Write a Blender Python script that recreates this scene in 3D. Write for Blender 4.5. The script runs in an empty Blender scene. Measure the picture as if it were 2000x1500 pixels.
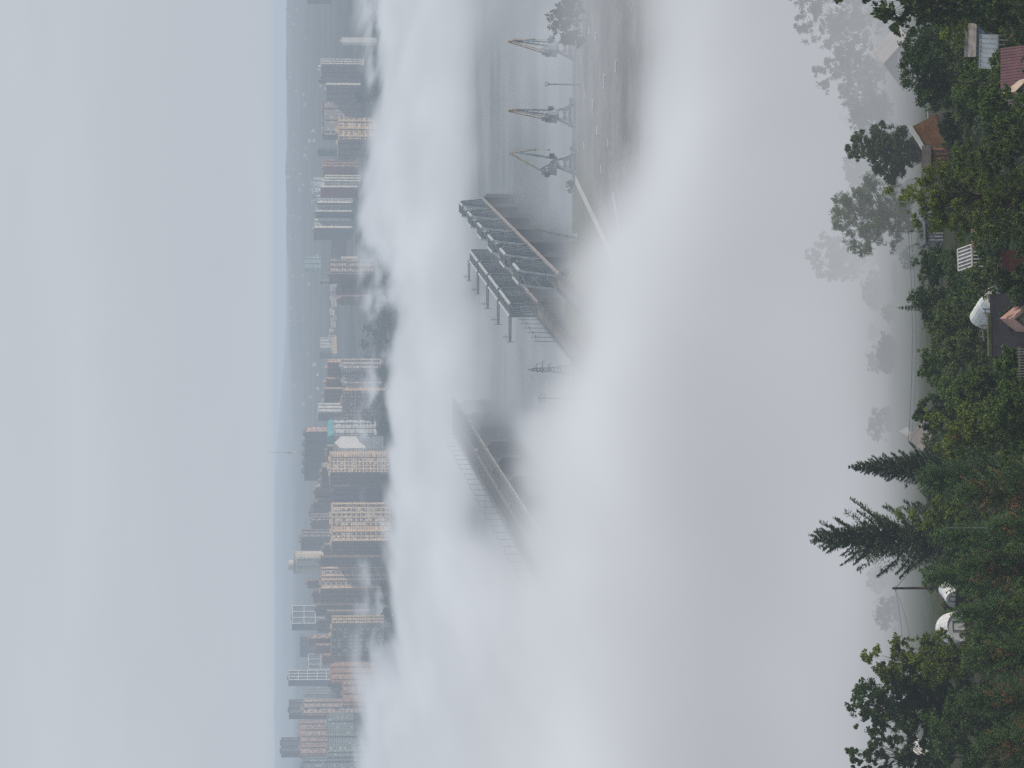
import bpy, math, random
import numpy as np
from mathutils import Vector, Matrix

sc = bpy.context.scene
col = sc.collection
R = math.radians
PI = math.pi

# ------------------------------------------------------------------ camera model
F = 5555.0            # focal length of a 2000 pixel wide picture
CAMZ = 150.0
PITCH = math.atan(460.0 / F)
CP, SP = math.cos(PITCH), math.sin(PITCH)

def ray(px, py):
    a, b = (px - 1000.0) / F, (750.0 - py) / F
    return Vector((b, CP - SP * a, -SP - CP * a))

def at(px, py, Y):
    d = ray(px, py)
    t = Y / d.y
    return Vector((d.x * t, Y, CAMZ + d.z * t))

def on(px, py, z):
    d = ray(px, py)
    t = (z - CAMZ) / d.z
    return Vector((d.x * t, d.y * t, z))

def interp(x, pts):
    if x <= pts[0][0]:
        return pts[0][1]
    for (x0, y0), (x1, y1) in zip(pts, pts[1:]):
        if x <= x1:
            return y0 + (y1 - y0) * (x - x0) / (x1 - x0)
    return pts[-1][1]

def sstep(a, b, x):
    t = max(0.0, min(1.0, (x - a) / (b - a)))
    return t * t * (3 - 2 * t)

def vnoise(x, y, seed=0):
    def h(i, j):
        n = math.sin(i * 127.1 + j * 311.7 + seed * 74.7) * 43758.5453
        return n - math.floor(n)
    i, j = math.floor(x), math.floor(y)
    fx, fy = x - i, y - j
    fx, fy = fx * fx * (3 - 2 * fx), fy * fy * (3 - 2 * fy)
    return (h(i, j) * (1 - fx) + h(i + 1, j) * fx) * (1 - fy) + (h(i, j + 1) * (1 - fx) + h(i + 1, j + 1) * fx) * fy

PROFILE = [(-80, 149), (0, 147), (100, 112), (200, 84), (230, 79.5), (260, 76.5), (300, 71), (350, 64.5), (400, 57), (450, 50),
           (500, 43), (600, 30), (800, 13), (950, 8), (1364.5, 8), (1366, -5), (3380, -5), (3425, 8), (3600, 15),
           (4000, 36), (4500, 56), (6000, 82), (7500, 98), (9000, 98), (9600, 92), (10500, 108), (12000, 124),
           (13000, 124), (15200, 152), (15800, 158), (16800, 150)]

def terrain(X, Y):
    z = interp(Y, PROFILE)
    if Y < 900:
        z += 1.2 * (vnoise(X / 31, Y / 31, 2) - .5)
    if 1000 < Y < 1364:                       # railway embankment on the near bank
        ax = 52 + (Y - 1360) * 0.137 - 12
        z += 6.5 * sstep(26, 8, abs(X - ax)) * sstep(1362, 1335, Y)
    if Y > 5000:
        k = sstep(5000, 9000, Y)
        xr = X * 9000 / Y
        z += k * 20 * sstep(-150, 520, xr) * (1 - sstep(9000, 10000, Y))
        z -= sstep(9600, 12000, Y) * sstep(-350, 250, xr) * interp(Y, [(9600, 5), (12000, 22), (13000, 24), (15500, 60), (16800, 60)])
        rough = sstep(-700, -200, xr) * (1 - .5 * sstep(9600, 12000, Y))
        z += k * 8 * (vnoise(X / 300, Y / 900, 5) - .5) + k * 7 * (.35 + rough) * (vnoise(X / 70, Y / 500, 6) - .5) + k * 5 * (.2 + rough) * (vnoise(X / 24, Y / 300, 8) - .5)
    return z

# ------------------------------------------------------------------ object helpers
def tag(o, label=None, cat=None, group=None, kind=None):
    if label: o['label'] = label
    if cat: o['category'] = cat
    if group: o['group'] = group
    if kind: o['kind'] = kind
    return o

def thing(name, label, cat, loc=(0, 0, 0), rz=0.0, group=None):
    o = bpy.data.objects.new(name, None)
    col.objects.link(o)
    o.location = loc
    o.rotation_euler = (0, 0, rz)
    o.empty_display_size = 1.0
    return tag(o, label, cat, group)

def link(name, me, mats, parent=None):
    o = bpy.data.objects.new(name, me)
    col.objects.link(o)
    if mats is not None and not me.materials:
        for m in (mats if isinstance(mats, (list, tuple)) else [mats]):
            me.materials.append(m)
    if parent is not None:
        o.parent = parent
    return o

def copy_tree(o, parent=None):
    c = o.copy()
    col.objects.link(c)
    c.parent = parent
    for ch in list(o.children):
        copy_tree(ch, c)
    return c

class MB:
    """collects shapes, then links them as one mesh object"""
    def __init__(s):
        s.v, s.f, s.mi, s.m = [], [], [], 0
    def face(s, pts):
        n = len(s.v)
        s.v += [tuple(p) for p in pts]
        s.f.append(tuple(range(n, n + len(pts))))
        s.mi.append(s.m)
        return s
    def hexa(s, p):          # eight corners: four of one end, four of the other
        n = len(s.v)
        s.v += [tuple(q) for q in p]
        for q in ((3, 2, 1, 0), (4, 5, 6, 7), (0, 1, 5, 4), (1, 2, 6, 5), (2, 3, 7, 6), (3, 0, 4, 7)):
            s.f.append(tuple(n + i for i in q))
            s.mi.append(s.m)
        return s
    def box(s, x0, y0, z0, x1, y1, z1):
        return s.hexa([(x0, y0, z0), (x1, y0, z0), (x1, y1, z0), (x0, y1, z0), (x0, y0, z1), (x1, y0, z1), (x1, y1, z1), (x0, y1, z1)])
    def bar(s, a, b, w, h=None, w2=None, h2=None):
        h = w if h is None else h
        w2 = w if w2 is None else w2
        h2 = h if h2 is None else h2
        a, b = Vector(a), Vector(b)
        d = (b - a).normalized()
        up = Vector((0, 0, 1)) if abs(d.z) < .95 else Vector((0, 1, 0))
        x = d.cross(up).normalized()
        y = x.cross(d)
        return s.hexa([a - x * w / 2 - y * h / 2, a + x * w / 2 - y * h / 2, a + x * w / 2 + y * h / 2, a - x * w / 2 + y * h / 2,
                       b - x * w2 / 2 - y * h2 / 2, b + x * w2 / 2 - y * h2 / 2, b + x * w2 / 2 + y * h2 / 2, b - x * w2 / 2 + y * h2 / 2])
    def tube(s, pts, rad, n=6):
        pts = [Vector(p) for p in pts]
        rings = []
        for i, p in enumerate(pts):
            d = (pts[min(i + 1, len(pts) - 1)] - pts[max(i - 1, 0)]).normalized()
            up = Vector((0, 0, 1)) if abs(d.z) < .9 else Vector((1, 0, 0))
            x = d.cross(up).normalized()
            y = x.cross(d)
            r = rad[i] if isinstance(rad, (list, tuple)) else rad
            k = len(s.v)
            s.v += [tuple(p + (x * math.cos(2 * PI * j / n) + y * math.sin(2 * PI * j / n)) * r) for j in range(n)]
            rings.append(k)
        for a, b in zip(rings, rings[1:]):
            for j in range(n):
                s.f.append((a + j, a + (j + 1) % n, b + (j + 1) % n, b + j))
                s.mi.append(s.m)
        for k, o in ((rings[0], -1), (rings[-1], 1)):
            s.f.append(tuple(k + j for j in (range(n) if o > 0 else reversed(range(n)))))
            s.mi.append(s.m)
        return s
    def prism(s, poly, z0, z1):   # polygon in x,y pulled up
        n = len(s.v)
        k = len(poly)
        s.v += [(x, y, z0) for x, y in poly] + [(x, y, z1) for x, y in poly]
        s.f.append(tuple(n + i for i in reversed(range(k))))
        s.f.append(tuple(n + k + i for i in range(k)))
        s.mi += [s.m, s.m]
        for i in range(k):
            j = (i + 1) % k
            s.f.append((n + i, n + j, n + k + j, n + k + i))
            s.mi.append(s.m)
        return s
    def mesh(s, name, smooth=False):
        me = bpy.data.meshes.new(name)
        me.from_pydata(s.v, [], s.f)
        me.polygons.foreach_set('material_index', s.mi)
        if smooth:
            me.polygons.foreach_set('use_smooth', [True] * len(s.f))
        me.update()
        return me
    def build(s, name, mats, parent=None, smooth=False):
        return link(name, s.mesh(name, smooth), mats, parent)

# ------------------------------------------------------------------ node helpers
class S:
    """a node socket with arithmetic"""
    def __init__(s, nt, sock):
        s.nt, s.k = nt, sock
    def _op(s, op, b=None, c=None, clamp=False):
        n = s.nt.nodes.new('ShaderNodeMath')
        n.operation = op
        n.use_clamp = clamp
        for i, v in enumerate((s, b, c)):
            if v is None: continue
            if isinstance(v, S): s.nt.links.new(v.k, n.inputs[i])
            else: n.inputs[i].default_value = v
        return S(s.nt, n.outputs[0])
    def __add__(s, b): return s._op('ADD', b)
    def __radd__(s, b): return s._op('ADD', b)
    def __sub__(s, b): return s._op('SUBTRACT', b)
    def __rsub__(s, b): return s._op('MULTIPLY', -1.0)._op('ADD', b)
    def __mul__(s, b): return s._op('MULTIPLY', b)
    def __rmul__(s, b): return s._op('MULTIPLY', b)
    def __truediv__(s, b): return s._op('DIVIDE', b)
    def fract(s): return s._op('FRACT')
    def floor(s): return s._op('FLOOR')
    def abs(s): return s._op('ABSOLUTE')
    def lt(s, b): return s._op('LESS_THAN', b)
    def gt(s, b): return s._op('GREATER_THAN', b)
    def exp(s): return s._op('EXPONENT')
    def clamp(s): return s._op('ADD', 0.0, clamp=True)
    def smooth(s, lo, hi, a=0.0, b=1.0):
        n = s.nt.nodes.new('ShaderNodeMapRange')
        n.interpolation_type = 'SMOOTHSTEP'
        s.nt.links.new(s.k, n.inputs['Value'])
        for k, v in (('From Min', lo), ('From Max', hi), ('To Min', a), ('To Max', b)):
            n.inputs[k].default_value = v
        return S(s.nt, n.outputs['Result'])

def combine(nt, x, y, z):
    n = nt.nodes.new('ShaderNodeCombineXYZ')
    for i, v in enumerate((x, y, z)):
        if isinstance(v, S): nt.links.new(v.k, n.inputs[i])
        else: n.inputs[i].default_value = v
    return n.outputs[0]

def noise(nt, vec, scale, detail=2.0, rough=.5):
    n = nt.nodes.new('ShaderNodeTexNoise')
    n.inputs['Scale'].default_value = scale
    n.inputs['Detail'].default_value = detail
    n.inputs['Roughness'].default_value = rough
    if vec is not None:
        nt.links.new(vec, n.inputs['Vector'])
    return S(nt, n.outputs['Fac'] if 'Fac' in n.outputs else n.outputs[0])

def mixc(nt, fac, a, b):
    n = nt.nodes.new('ShaderNodeMix')
    n.data_type = 'RGBA'
    for i, v in ((0, fac), (6, a), (7, b)):
        if isinstance(v, S): nt.links.new(v.k, n.inputs[i])
        elif isinstance(v, bpy.types.NodeSocket): nt.links.new(v, n.inputs[i])
        elif i == 0: n.inputs[0].default_value = v
        else: n.inputs[i].default_value = (*v, 1)
    return n.outputs[2]

def new_mat(name):
    m = bpy.data.materials.new(name)
    m.use_nodes = True
    nt = m.node_tree
    nt.nodes.clear()
    out = nt.nodes.new('ShaderNodeOutputMaterial')
    return m, nt, out

def principled(nt, out, color, rough=.8, metal=0.0, spec=.3):
    b = nt.nodes.new('ShaderNodeBsdfPrincipled')
    if isinstance(color, bpy.types.NodeSocket): nt.links.new(color, b.inputs['Base Color'])
    else: b.inputs['Base Color'].default_value = (*color, 1)
    if isinstance(rough, S): nt.links.new(rough.k, b.inputs['Roughness'])
    else: b.inputs['Roughness'].default_value = rough
    b.inputs['Metallic'].default_value = metal
    b.inputs['Specular IOR Level'].default_value = spec
    nt.links.new(b.outputs[0], out.inputs['Surface'])
    return b

_mc = {}
def mat(color, rough=.8, var=.25, scale=.5, color2=None, metal=0.0, streak=0.0):
    """plain surface with weathered patches of a second tone"""
    key = (tuple(color), rough, var, scale, tuple(color2) if color2 else None, metal, streak)
    if key in _mc: return _mc[key]
    m, nt, out = new_mat('surface_%d' % len(_mc))
    tc = nt.nodes.new('ShaderNodeTexCoord')
    vec = tc.outputs['Object']
    if streak:
        mp = nt.nodes.new('ShaderNodeMapping')
        mp.inputs['Scale'].default_value = (1, 1, 1 / streak)
        nt.links.new(vec, mp.inputs['Vector'])
        vec = mp.outputs[0]
    n = noise(nt, vec, scale, 5, .6)
    c2 = color2 or tuple(c * (1 - var) for c in color)
    c1 = color if color2 else tuple(min(1, c * (1 + var)) for c in color)
    c = mixc(nt, n.smooth(.35, .65), c1, c2)
    principled(nt, out, c, rough, metal)
    _mc[key] = m
    return m

_fc = {}
def facade(wall, win=(.05, .06, .08), bay=3.2, flo=3.0, wr=.5, hr=.5, pale=.2, roof=(.16, .15, .15), band=None):
    """wall with a grid of window openings, one random tone per opening"""
    key = (wall, win, bay, flo, wr, hr, pale, roof, band)
    if key in _fc: return _fc[key]
    m, nt, out = new_mat('facade_%d' % len(_fc))
    tc = nt.nodes.new('ShaderNodeTexCoord')
    p = nt.nodes.new('ShaderNodeSeparateXYZ')
    nt.links.new(tc.outputs['Object'], p.inputs[0])
    q = nt.nodes.new('ShaderNodeSeparateXYZ')
    nt.links.new(tc.outputs['Normal'], q.inputs[0])
    x, y, z = (S(nt, p.outputs[i]) for i in range(3))
    ny, nz = S(nt, q.outputs[1]), S(nt, q.outputs[2])
    sel = ny.abs().gt(.5)
    s = x * sel + y * (1.0 - sel)
    sb, zb = s / bay + .5, z / flo + .1
    fx, fz = sb.fract(), zb.fract()
    mask = (fx - .5).abs().lt(wr / 2) * (fz - .5).abs().lt(hr / 2) * nz.abs().lt(.5)
    wn = nt.nodes.new('ShaderNodeTexWhiteNoise')
    wn.noise_dimensions = '3D'
    nt.links.new(combine(nt, sb.floor(), zb.floor(), sel), wn.inputs['Vector'])
    rnd = S(nt, wn.outputs['Value'])
    light = tuple(.45 + .4 * c for c in wall)
    dim = tuple(.55 * c + .45 * w_ for c, w_ in zip(win, wall))
    wn2 = nt.nodes.new('ShaderNodeTexWhiteNoise')
    wn2.noise_dimensions = '3D'
    nt.links.new(combine(nt, zb.floor(), sb.floor(), sel + 3.0), wn2.inputs['Vector'])
    wc = mixc(nt, S(nt, wn2.outputs['Value']), win, dim)
    wc = mixc(nt, rnd.smooth(1 - pale, 1 - pale + .1), wc, light)
    n = noise(nt, tc.outputs['Object'], .08, 4, .6)
    base = mixc(nt, n.smooth(.3, .7), tuple(c * 1.08 for c in wall), tuple(c * .84 for c in wall))
    if band:
        base = mixc(nt, (fz - .08).abs().lt(.1), base, band)
    c = mixc(nt, mask, base, wc)
    c = mixc(nt, nz.gt(.5), c, roof)
    principled(nt, out, c, .75)
    _fc[key] = m
    return m

def leaf_mat(name, c1, c2, trans=.3):
    """foliage: each leaf's own tint (stored on the mesh) between two greens, some light coming through"""
    m, nt, out = new_mat(name)
    at_ = nt.nodes.new('ShaderNodeAttribute')
    at_.attribute_name = 'tint'
    sp = nt.nodes.new('ShaderNodeSeparateXYZ')
    nt.links.new(at_.outputs['Vector'], sp.inputs[0])
    oi = nt.nodes.new('ShaderNodeObjectInfo')
    r = S(nt, oi.outputs['Random'])
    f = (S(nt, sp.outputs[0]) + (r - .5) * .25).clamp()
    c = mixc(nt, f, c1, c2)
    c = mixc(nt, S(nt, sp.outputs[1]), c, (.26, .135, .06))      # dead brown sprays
    d = nt.nodes.new('ShaderNodeBsdfPrincipled')
    nt.links.new(c, d.inputs['Base Color'])
    d.inputs['Roughness'].default_value = .6
    d.inputs['Specular IOR Level'].default_value = .25
    t = nt.nodes.new('ShaderNodeBsdfTranslucent')
    nt.links.new(c, t.inputs['Color'])
    mx = nt.nodes.new('ShaderNodeMixShader')
    mx.inputs[0].default_value = trans
    nt.links.new(d.outputs[0], mx.inputs[1])
    nt.links.new(t.outputs[0], mx.inputs[2])
    nt.links.new(mx.outputs[0], out.inputs['Surface'])
    return m

# ------------------------------------------------------------------ foliage
def leaves_mesh(name, pos, axis, size, width, tint):
    """many small four-cornered leaves: pos, long axis, length, width, tint (n,2)"""
    rng = np.random.default_rng(len(pos))
    n = len(pos)
    a = axis / np.maximum(np.linalg.norm(axis, axis=1, keepdims=True), 1e-6)
    r = rng.normal(size=(n, 3))
    b = np.cross(a, r)
    b /= np.maximum(np.linalg.norm(b, axis=1, keepdims=True), 1e-6)
    L, Wd = size[:, None], width[:, None]
    v = np.stack([pos - a * L * .5, pos + b * Wd * .5 - a * L * .06, pos + a * L * .5, pos - b * Wd * .5 - a * L * .06], axis=1).reshape(-1, 3)
    me = bpy.data.meshes.new(name)
    me.vertices.add(4 * n)
    me.vertices.foreach_set('co', v.astype(np.float32).ravel())
    me.loops.add(4 * n)
    me.loops.foreach_set('vertex_index', np.arange(4 * n, dtype=np.int32))
    me.polygons.add(n)
    me.polygons.foreach_set('loop_start', np.arange(0, 4 * n, 4, dtype=np.int32))
    me.polygons.foreach_set('loop_total', np.full(n, 4, dtype=np.int32))
    t = np.zeros((4 * n, 3), dtype=np.float32)
    t[:, 0] = np.repeat(tint[:, 0], 4)
    t[:, 1] = np.repeat(tint[:, 1], 4)
    at_ = me.attributes.new('tint', 'FLOAT_VECTOR', 'POINT')
    at_.data.foreach_set('vector', t.ravel())
    me.update(calc_edges=True)
    return me

def limb(mb, a, b, r0, r1, rnd, sag=.12, n=5, k=5):
    a, b = Vector(a), Vector(b)
    L = (b - a).length
    o = Vector((rnd.uniform(-1, 1), rnd.uniform(-1, 1), rnd.uniform(-.3, 1))) * L * sag
    pts = [a.lerp(b, i / (k - 1)) + o * math.sin(PI * i / (k - 1)) for i in range(k)]
    mb.tube(pts, [r0 + (r1 - r0) * i / (k - 1) for i in range(k)], n)
    return pts

def broadleaf(seed, H, W, base=.22, n=9000, leaf=.26, clumps=46, aspect=.6, shape=.9, brown=0.0, rag=.3, droop=0.0, spread=1.0, trunk=True, lean=(0, 0)):
    """returns (crown mesh, trunk mesh): leaf clumps round limb ends, gaps between them"""
    rnd = random.Random(seed)
    rng = np.random.default_rng(seed)
    z0 = base * H
    cz, rz, rx = (z0 + H) / 2, (H - z0) / 2, W / 2
    tb = MB()
    tr = max(.05, H * .016)
    top = Vector((lean[0] * .6, lean[1] * .6, z0 + (H - z0) * .75))
    if trunk:
        limb(tb, (0, 0, -1.0), top, tr, tr * .25, rnd, .05, 7, 7)
    cs = []
    for i in range(clumps):
        d = Vector((rnd.gauss(0, 1), rnd.gauss(0, 1), rnd.gauss(0, 1))).normalized()
        r = rnd.random() ** .38
        bump = 1 - rag * .5 + rag * vnoise(d.x * 2.2 + 7, d.y * 2.2 + d.z * 3 + 3, seed)
        taper = 1 - (1 - shape) * max(0, d.z)
        if d.z < 0: taper *= 1 - .25 * d.z * d.z
        c = Vector((d.x * rx * r * bump * taper, d.y * rx * r * bump * taper, cz + d.z * rz * r * bump))
        lz = max(0, (c.z) / H)
        c.x += lean[0] * lz
        c.y += lean[1] * lz
        cs.append((c, r))
        if trunk and r > .5:
            t = min(.95, max(.15, (c.z / H - .12)))
            limb(tb, top * t, c, tr * .36 * (1.1 - t), tr * .06, rnd, .13, 4, 4)
    # a few sprigs that stick out of the outline
    pos, ax, tint = [], [], []
    per = n // clumps
    rc = .5 * W * (1.5 / clumps ** .36) * .62 * spread
    for c, r in cs:
        k = int(per * rnd.uniform(.55, 1.45))
        s = rc * rnd.uniform(.6, 1.25)
        sub = max(3, int(k / 28))
        cc = rng.normal(size=(sub, 3)) * np.array([s, s, s * .66]) * .54
        which = rng.integers(0, sub, k)
        p = cc[which] + rng.normal(size=(k, 3)) * s * .2
        if droop:
            rr = np.abs(p[:, 0]) + np.abs(p[:, 1])
            p[:, 2] -= droop * rr * .8
        pos.append(p + np.array(c))
        out = np.array(c) - np.array([0, 0, cz])
        out = out / (np.linalg.norm(out) + .01)
        a = rng.normal(size=(k, 3)) + out * .8 + np.array([0, 0, -.5 * droop - .2])
        ax.append(a)
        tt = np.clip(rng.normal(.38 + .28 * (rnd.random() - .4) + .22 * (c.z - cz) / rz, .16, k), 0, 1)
        bb = np.full(k, 1.0 if rnd.random() < brown and r > .6 else 0.0) * (rng.random(k) < .7)
        tint.append(np.stack([tt, bb], 1))
    pos, ax, tint = np.concatenate(pos), np.concatenate(ax), np.concatenate(tint)
    pos[:, 2] = np.maximum(pos[:, 2], .15)
    size = leaf * rng.uniform(.6, 1.4, len(pos))
    return leaves_mesh('crown', pos, ax, size, size * aspect, tint), (tb.mesh('trunk', True) if trunk else None)

def conifer(seed, H, W, step=.42, per=6, needle=.34, rise=.15, power=.85, dense=1.0, brown=0.0, base=.05, width=.26, jag=.5, tufts=5):
    """spruce or larch: whorls of boughs carrying sprays of needles"""
    rnd = random.Random(seed)
    rng = np.random.default_rng(seed)
    tb = MB()
    tb.tube([(0, 0, -1), (0.02, 0, H * .5), (0, 0, H)], [H * .013, H * .008, .02], 7)
    pos, ax, tint, sz = [], [], [], []
    z = base * H
    while z < H * .995:
        t = z / H
        Lmax = max(.12, W / 2 * (1 - t) ** power)
        ph = rnd.random() * 7
        Lmax *= 1 - jag * .5 * rnd.random()
        gap = rnd.random() * 2 * PI
        m = per if t < .9 else 4
        for j in range(m):
            az = ph + 2 * PI * j / m + rnd.uniform(-.4, .4)
            L = Lmax * (1 - jag * rnd.random() ** 1.5) * (1.22 if rnd.random() < .2 else 1)
            if jag > .55 and abs((az - gap + PI) % (2 * PI) - PI) < .5: L *= .45
            d = Vector((math.cos(az), math.sin(az), 0))
            sl = rise + .5 * t + rnd.uniform(-.12, .12) * (1 + 1.6 * (jag > .55))
            pts = []
            for i in range(7):
                s = i / 6
                pts.append(Vector((0, 0, z)) + d * (L * s) + Vector((0, 0, L * (sl * s - .55 * s * (1 - s) + .12 * s * s))))
            if L > .5:
                tb.tube([pts[0], pts[3], pts[6]], [.035 + .01 * L, .02 + .005 * L, .008], 4)
            dead = rnd.random() < brown and t < .8
            k = max(6, int(L / .11 * tufts * dense))
            s = rng.random(k) ** .8
            idx = np.minimum((s * 6).astype(int), 5)
            P = np.array([list(p) for p in pts])
            fr = (s * 6 - idx)[:, None]
            p = P[idx] * (1 - fr) + P[idx + 1] * fr
            side = np.array([-d.y, d.x, 0])
            wid = (.05 + .2 * L * (1 - s * .75))
            off = rng.normal(size=k) * wid
            p = p + side[None, :] * off[:, None] + np.array([0, 0, 1])[None, :] * (rng.normal(size=k) * .06 - .16 * np.abs(off) - .03)[:, None]
            a = np.array(list(d))[None, :] * 1.0 + side[None, :] * np.sign(off)[:, None] * .8 + rng.normal(size=(k, 3)) * .38 + np.array([0, 0, .12])
            pos.append(p); ax.append(a)
            dk = ((s > .35) & (rng.random(k) < .75)).astype(float) if dead else np.zeros(k)
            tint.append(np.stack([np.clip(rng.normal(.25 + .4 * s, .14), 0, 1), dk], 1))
            sz.append(needle * rng.uniform(.55, 1.35, k))
        z += step * rnd.uniform(.75, 1.25)
    pos, ax, tint, sz = map(np.concatenate, (pos, ax, tint, sz))
    return leaves_mesh('crown', pos, ax, sz, sz * width, tint), tb.mesh('trunk', True)

# ------------------------------------------------------------------ camera, sky, sun
cam = bpy.data.cameras.new('camera')
cam.sensor_width = 36.0
cam.sensor_fit = 'HORIZONTAL'
cam.lens = F / 2000 * 36
cam.clip_start = 1.0
cam.clip_end = 40000
co = bpy.data.objects.new('camera', cam)
col.objects.link(co)
# the photograph was taken with the camera turned on its side: image left is up in the world
co.matrix_world = Matrix(((0, 1, 0, 0), (-SP, 0, -CP, 0), (-CP, 0, SP, CAMZ), (0, 0, 0, 1)))
sc.camera = co

SUN_EL, SUN_AZ = R(27), R(98)          # azimuth clockwise from the view direction (+Y): from the right, a little behind
sd = Vector((math.sin(SUN_AZ) * math.cos(SUN_EL), math.cos(SUN_AZ) * math.cos(SUN_EL), math.sin(SUN_EL)))
sl = bpy.data.lights.new('sun', 'SUN')
sl.energy = 3.2
sl.angle = R(.6)
sl.color = (1.0, .87, .72)
so = bpy.data.objects.new('sun', sl)
col.objects.link(so)
so.rotation_euler = (-sd).to_track_quat('-Z', 'Y').to_euler()
so.location = (200, 0, 400)

w = bpy.data.worlds.new('World')
sc.world = w
w.use_nodes = True
nt = w.node_tree
nt.nodes.clear()
sky = nt.nodes.new('ShaderNodeTexSky')
sky.sky_type = 'NISHITA'
sky.sun_disc = False
sky.sun_elevation = SUN_EL
sky.sun_rotation = SUN_AZ
sky.air_density = 1.2
sky.dust_density = 3.0
bg1 = nt.nodes.new('ShaderNodeBackground')
bg1.inputs['Strength'].default_value = .06
nt.links.new(sky.outputs[0], bg1.inputs['Color'])
tc = nt.nodes.new('ShaderNodeTexCoord')
mp = nt.nodes.new('ShaderNodeMapping')
mp.inputs['Scale'].default_value = (2, 2, 10)
nt.links.new(tc.outputs['Generated'], mp.inputs['Vector'])
cn = noise(nt, mp.outputs[0], 1.0, 4, .55)
cc = mixc(nt, cn.smooth(.36, .66), (.562, .602, .668), (.612, .660, .712))
bg2 = nt.nodes.new('ShaderNodeBackground')
bg2.inputs['Strength'].default_value = 1.0
nt.links.new(cc, bg2.inputs['Color'])
ms = nt.nodes.new('ShaderNodeMixShader')
ms.inputs[0].default_value = .88
nt.links.new(bg1.outputs[0], ms.inputs[1])
nt.links.new(bg2.outputs[0], ms.inputs[2])
wo = nt.nodes.new('ShaderNodeOutputWorld')
nt.links.new(ms.outputs[0], wo.inputs['Surface'])

sc.view_settings.view_transform = 'Standard'
sc.view_settings.look = 'None'
sc.view_settings.exposure = 0
sc.render.engine = 'CYCLES'
sc.cycles.max_bounces = 5
sc.cycles.diffuse_bounces = 1
sc.cycles.glossy_bounces = 2
sc.cycles.transmission_bounces = 4
sc.cycles.transparent_max_bounces = 8
sc.cycles.volume_bounces = 0
sc.cycles.use_adaptive_sampling = True
sc.cycles.adaptive_threshold = .02
sc.cycles.adaptive_min_samples = 12
sc.cycles.use_denoising = False
sc.cycles.volume_step_rate = 1.0
sc.cycles.volume_max_steps = 1024
sc.cycles.caustics_reflective = False
sc.cycles.caustics_refractive = False

# ------------------------------------------------------------------ fog and haze: volumes with their own glow over hillside, river and city
def bump(nt, X, c, wd, a):              # a soft hump over X
    return (((X - c) / wd)._op('POWER', 2.0) * -1.0).exp() * a

def fog_fields(nt, pos, reach=420.0):
    p = nt.nodes.new('ShaderNodeSeparateXYZ')
    nt.links.new(pos, p.inputs[0])
    X, Y, Z = (S(nt, p.outputs[i]) for i in range(3))
    n1 = noise(nt, combine(nt, X / 46.0, Y / reach, Z / 20.0), 1.0, 5, .62) - .5      # torn, wind-drawn shreds
    n2 = noise(nt, combine(nt, X / 190.0, Y / 620.0, Z / 90.0), 1.0, 2, .5) - .5     # large billows
    return X, Y, Z, n1, n2

def hillside_fog(nt, pos):
    X, Y, Z, n1, n2 = fog_fields(nt, pos, 900.0)
    top = 150.0 - Y * .1110 - X * .20 + n1 * 62.0 + n2 * 56.0 - 1.0 + X.smooth(70, 170, 0, 7) - bump(nt, X, 62.0, 38.0, 9.0)
    Yn = Y + n1 * 120.0 + n2 * 80.0 - X * .12
    dens = (Y + n2 * 50.0).smooth(366, 428, 0, .0108) + Yn.smooth(380, 720, 0, .0175)
    return dens * (top - Z).smooth(-6, 26) * Y.smooth(1330, 1180) * (n1 * 1.5 + n2 * .9 + 1.0).clamp()._op('MAXIMUM', .25)

def river_fog(nt, pos):
    X, Y, Z, n1, n2 = fog_fields(nt, pos, 1500.0)
    # the bank lying along the far shore, its top falling towards the city
    slope = X.smooth(80, 210, .0412, .0376) - bump(nt, X, 205.0, 46.0, .0105) - X.smooth(-285, -350, 0, .0150) + bump(nt, X, -190.0, 90.0, .0015)
    top = (150.0 - slope * Y)._op('MINIMUM', 56.0) + n1 * 58.0 + n2 * 24.0
    base = Y.smooth(1850, 2500, 14, -8) - n1 * 22.0 - n2 * 14.0
    B = (Y + n2 * 160.0 + n1 * 160.0).smooth(1780, 2060) * Y.smooth(3440, 3330) * (top - Z).smooth(-4, 10) * (Z - base).smooth(-5, 10) * .0078 * (n1 * 1.1 + 1.0)
    # the cloud over the left part of the river that swallows the road bridge
    edge = X * -1.0 - 52.0 - (Y - 1450.0) * .075 + n1 * 70.0 + n2 * 50.0
    E = edge.smooth(-4, 46) * Y.smooth(1180, 1480) * Y.smooth(2600, 2300) * (46.0 + n1 * 50.0 + n2 * 20.0 - Z).smooth(-8, 18) * .0066
    # light mist on the open water
    C = Y.smooth(1090, 1180) * Y.smooth(2450, 2150) * (26.0 + n1 * 40.0 + n2 * 36.0 - Z).smooth(-10, 20) * ((n2 * 2.2 + n1 * 1.8 + .48).clamp() * .0019 + Y.smooth(1460, 1375, .0003, .0050))
    # torn wisps drifting in front of the far houses
    W = (n1 * 1.3 + n2 * .9).smooth(.02, .26) * Y.smooth(3380, 3430) * Y.smooth(3600, 3540) * (48.0 + n2 * 40.0 - Z).smooth(-14, 20) * .011
    return B + C + E + W

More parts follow.
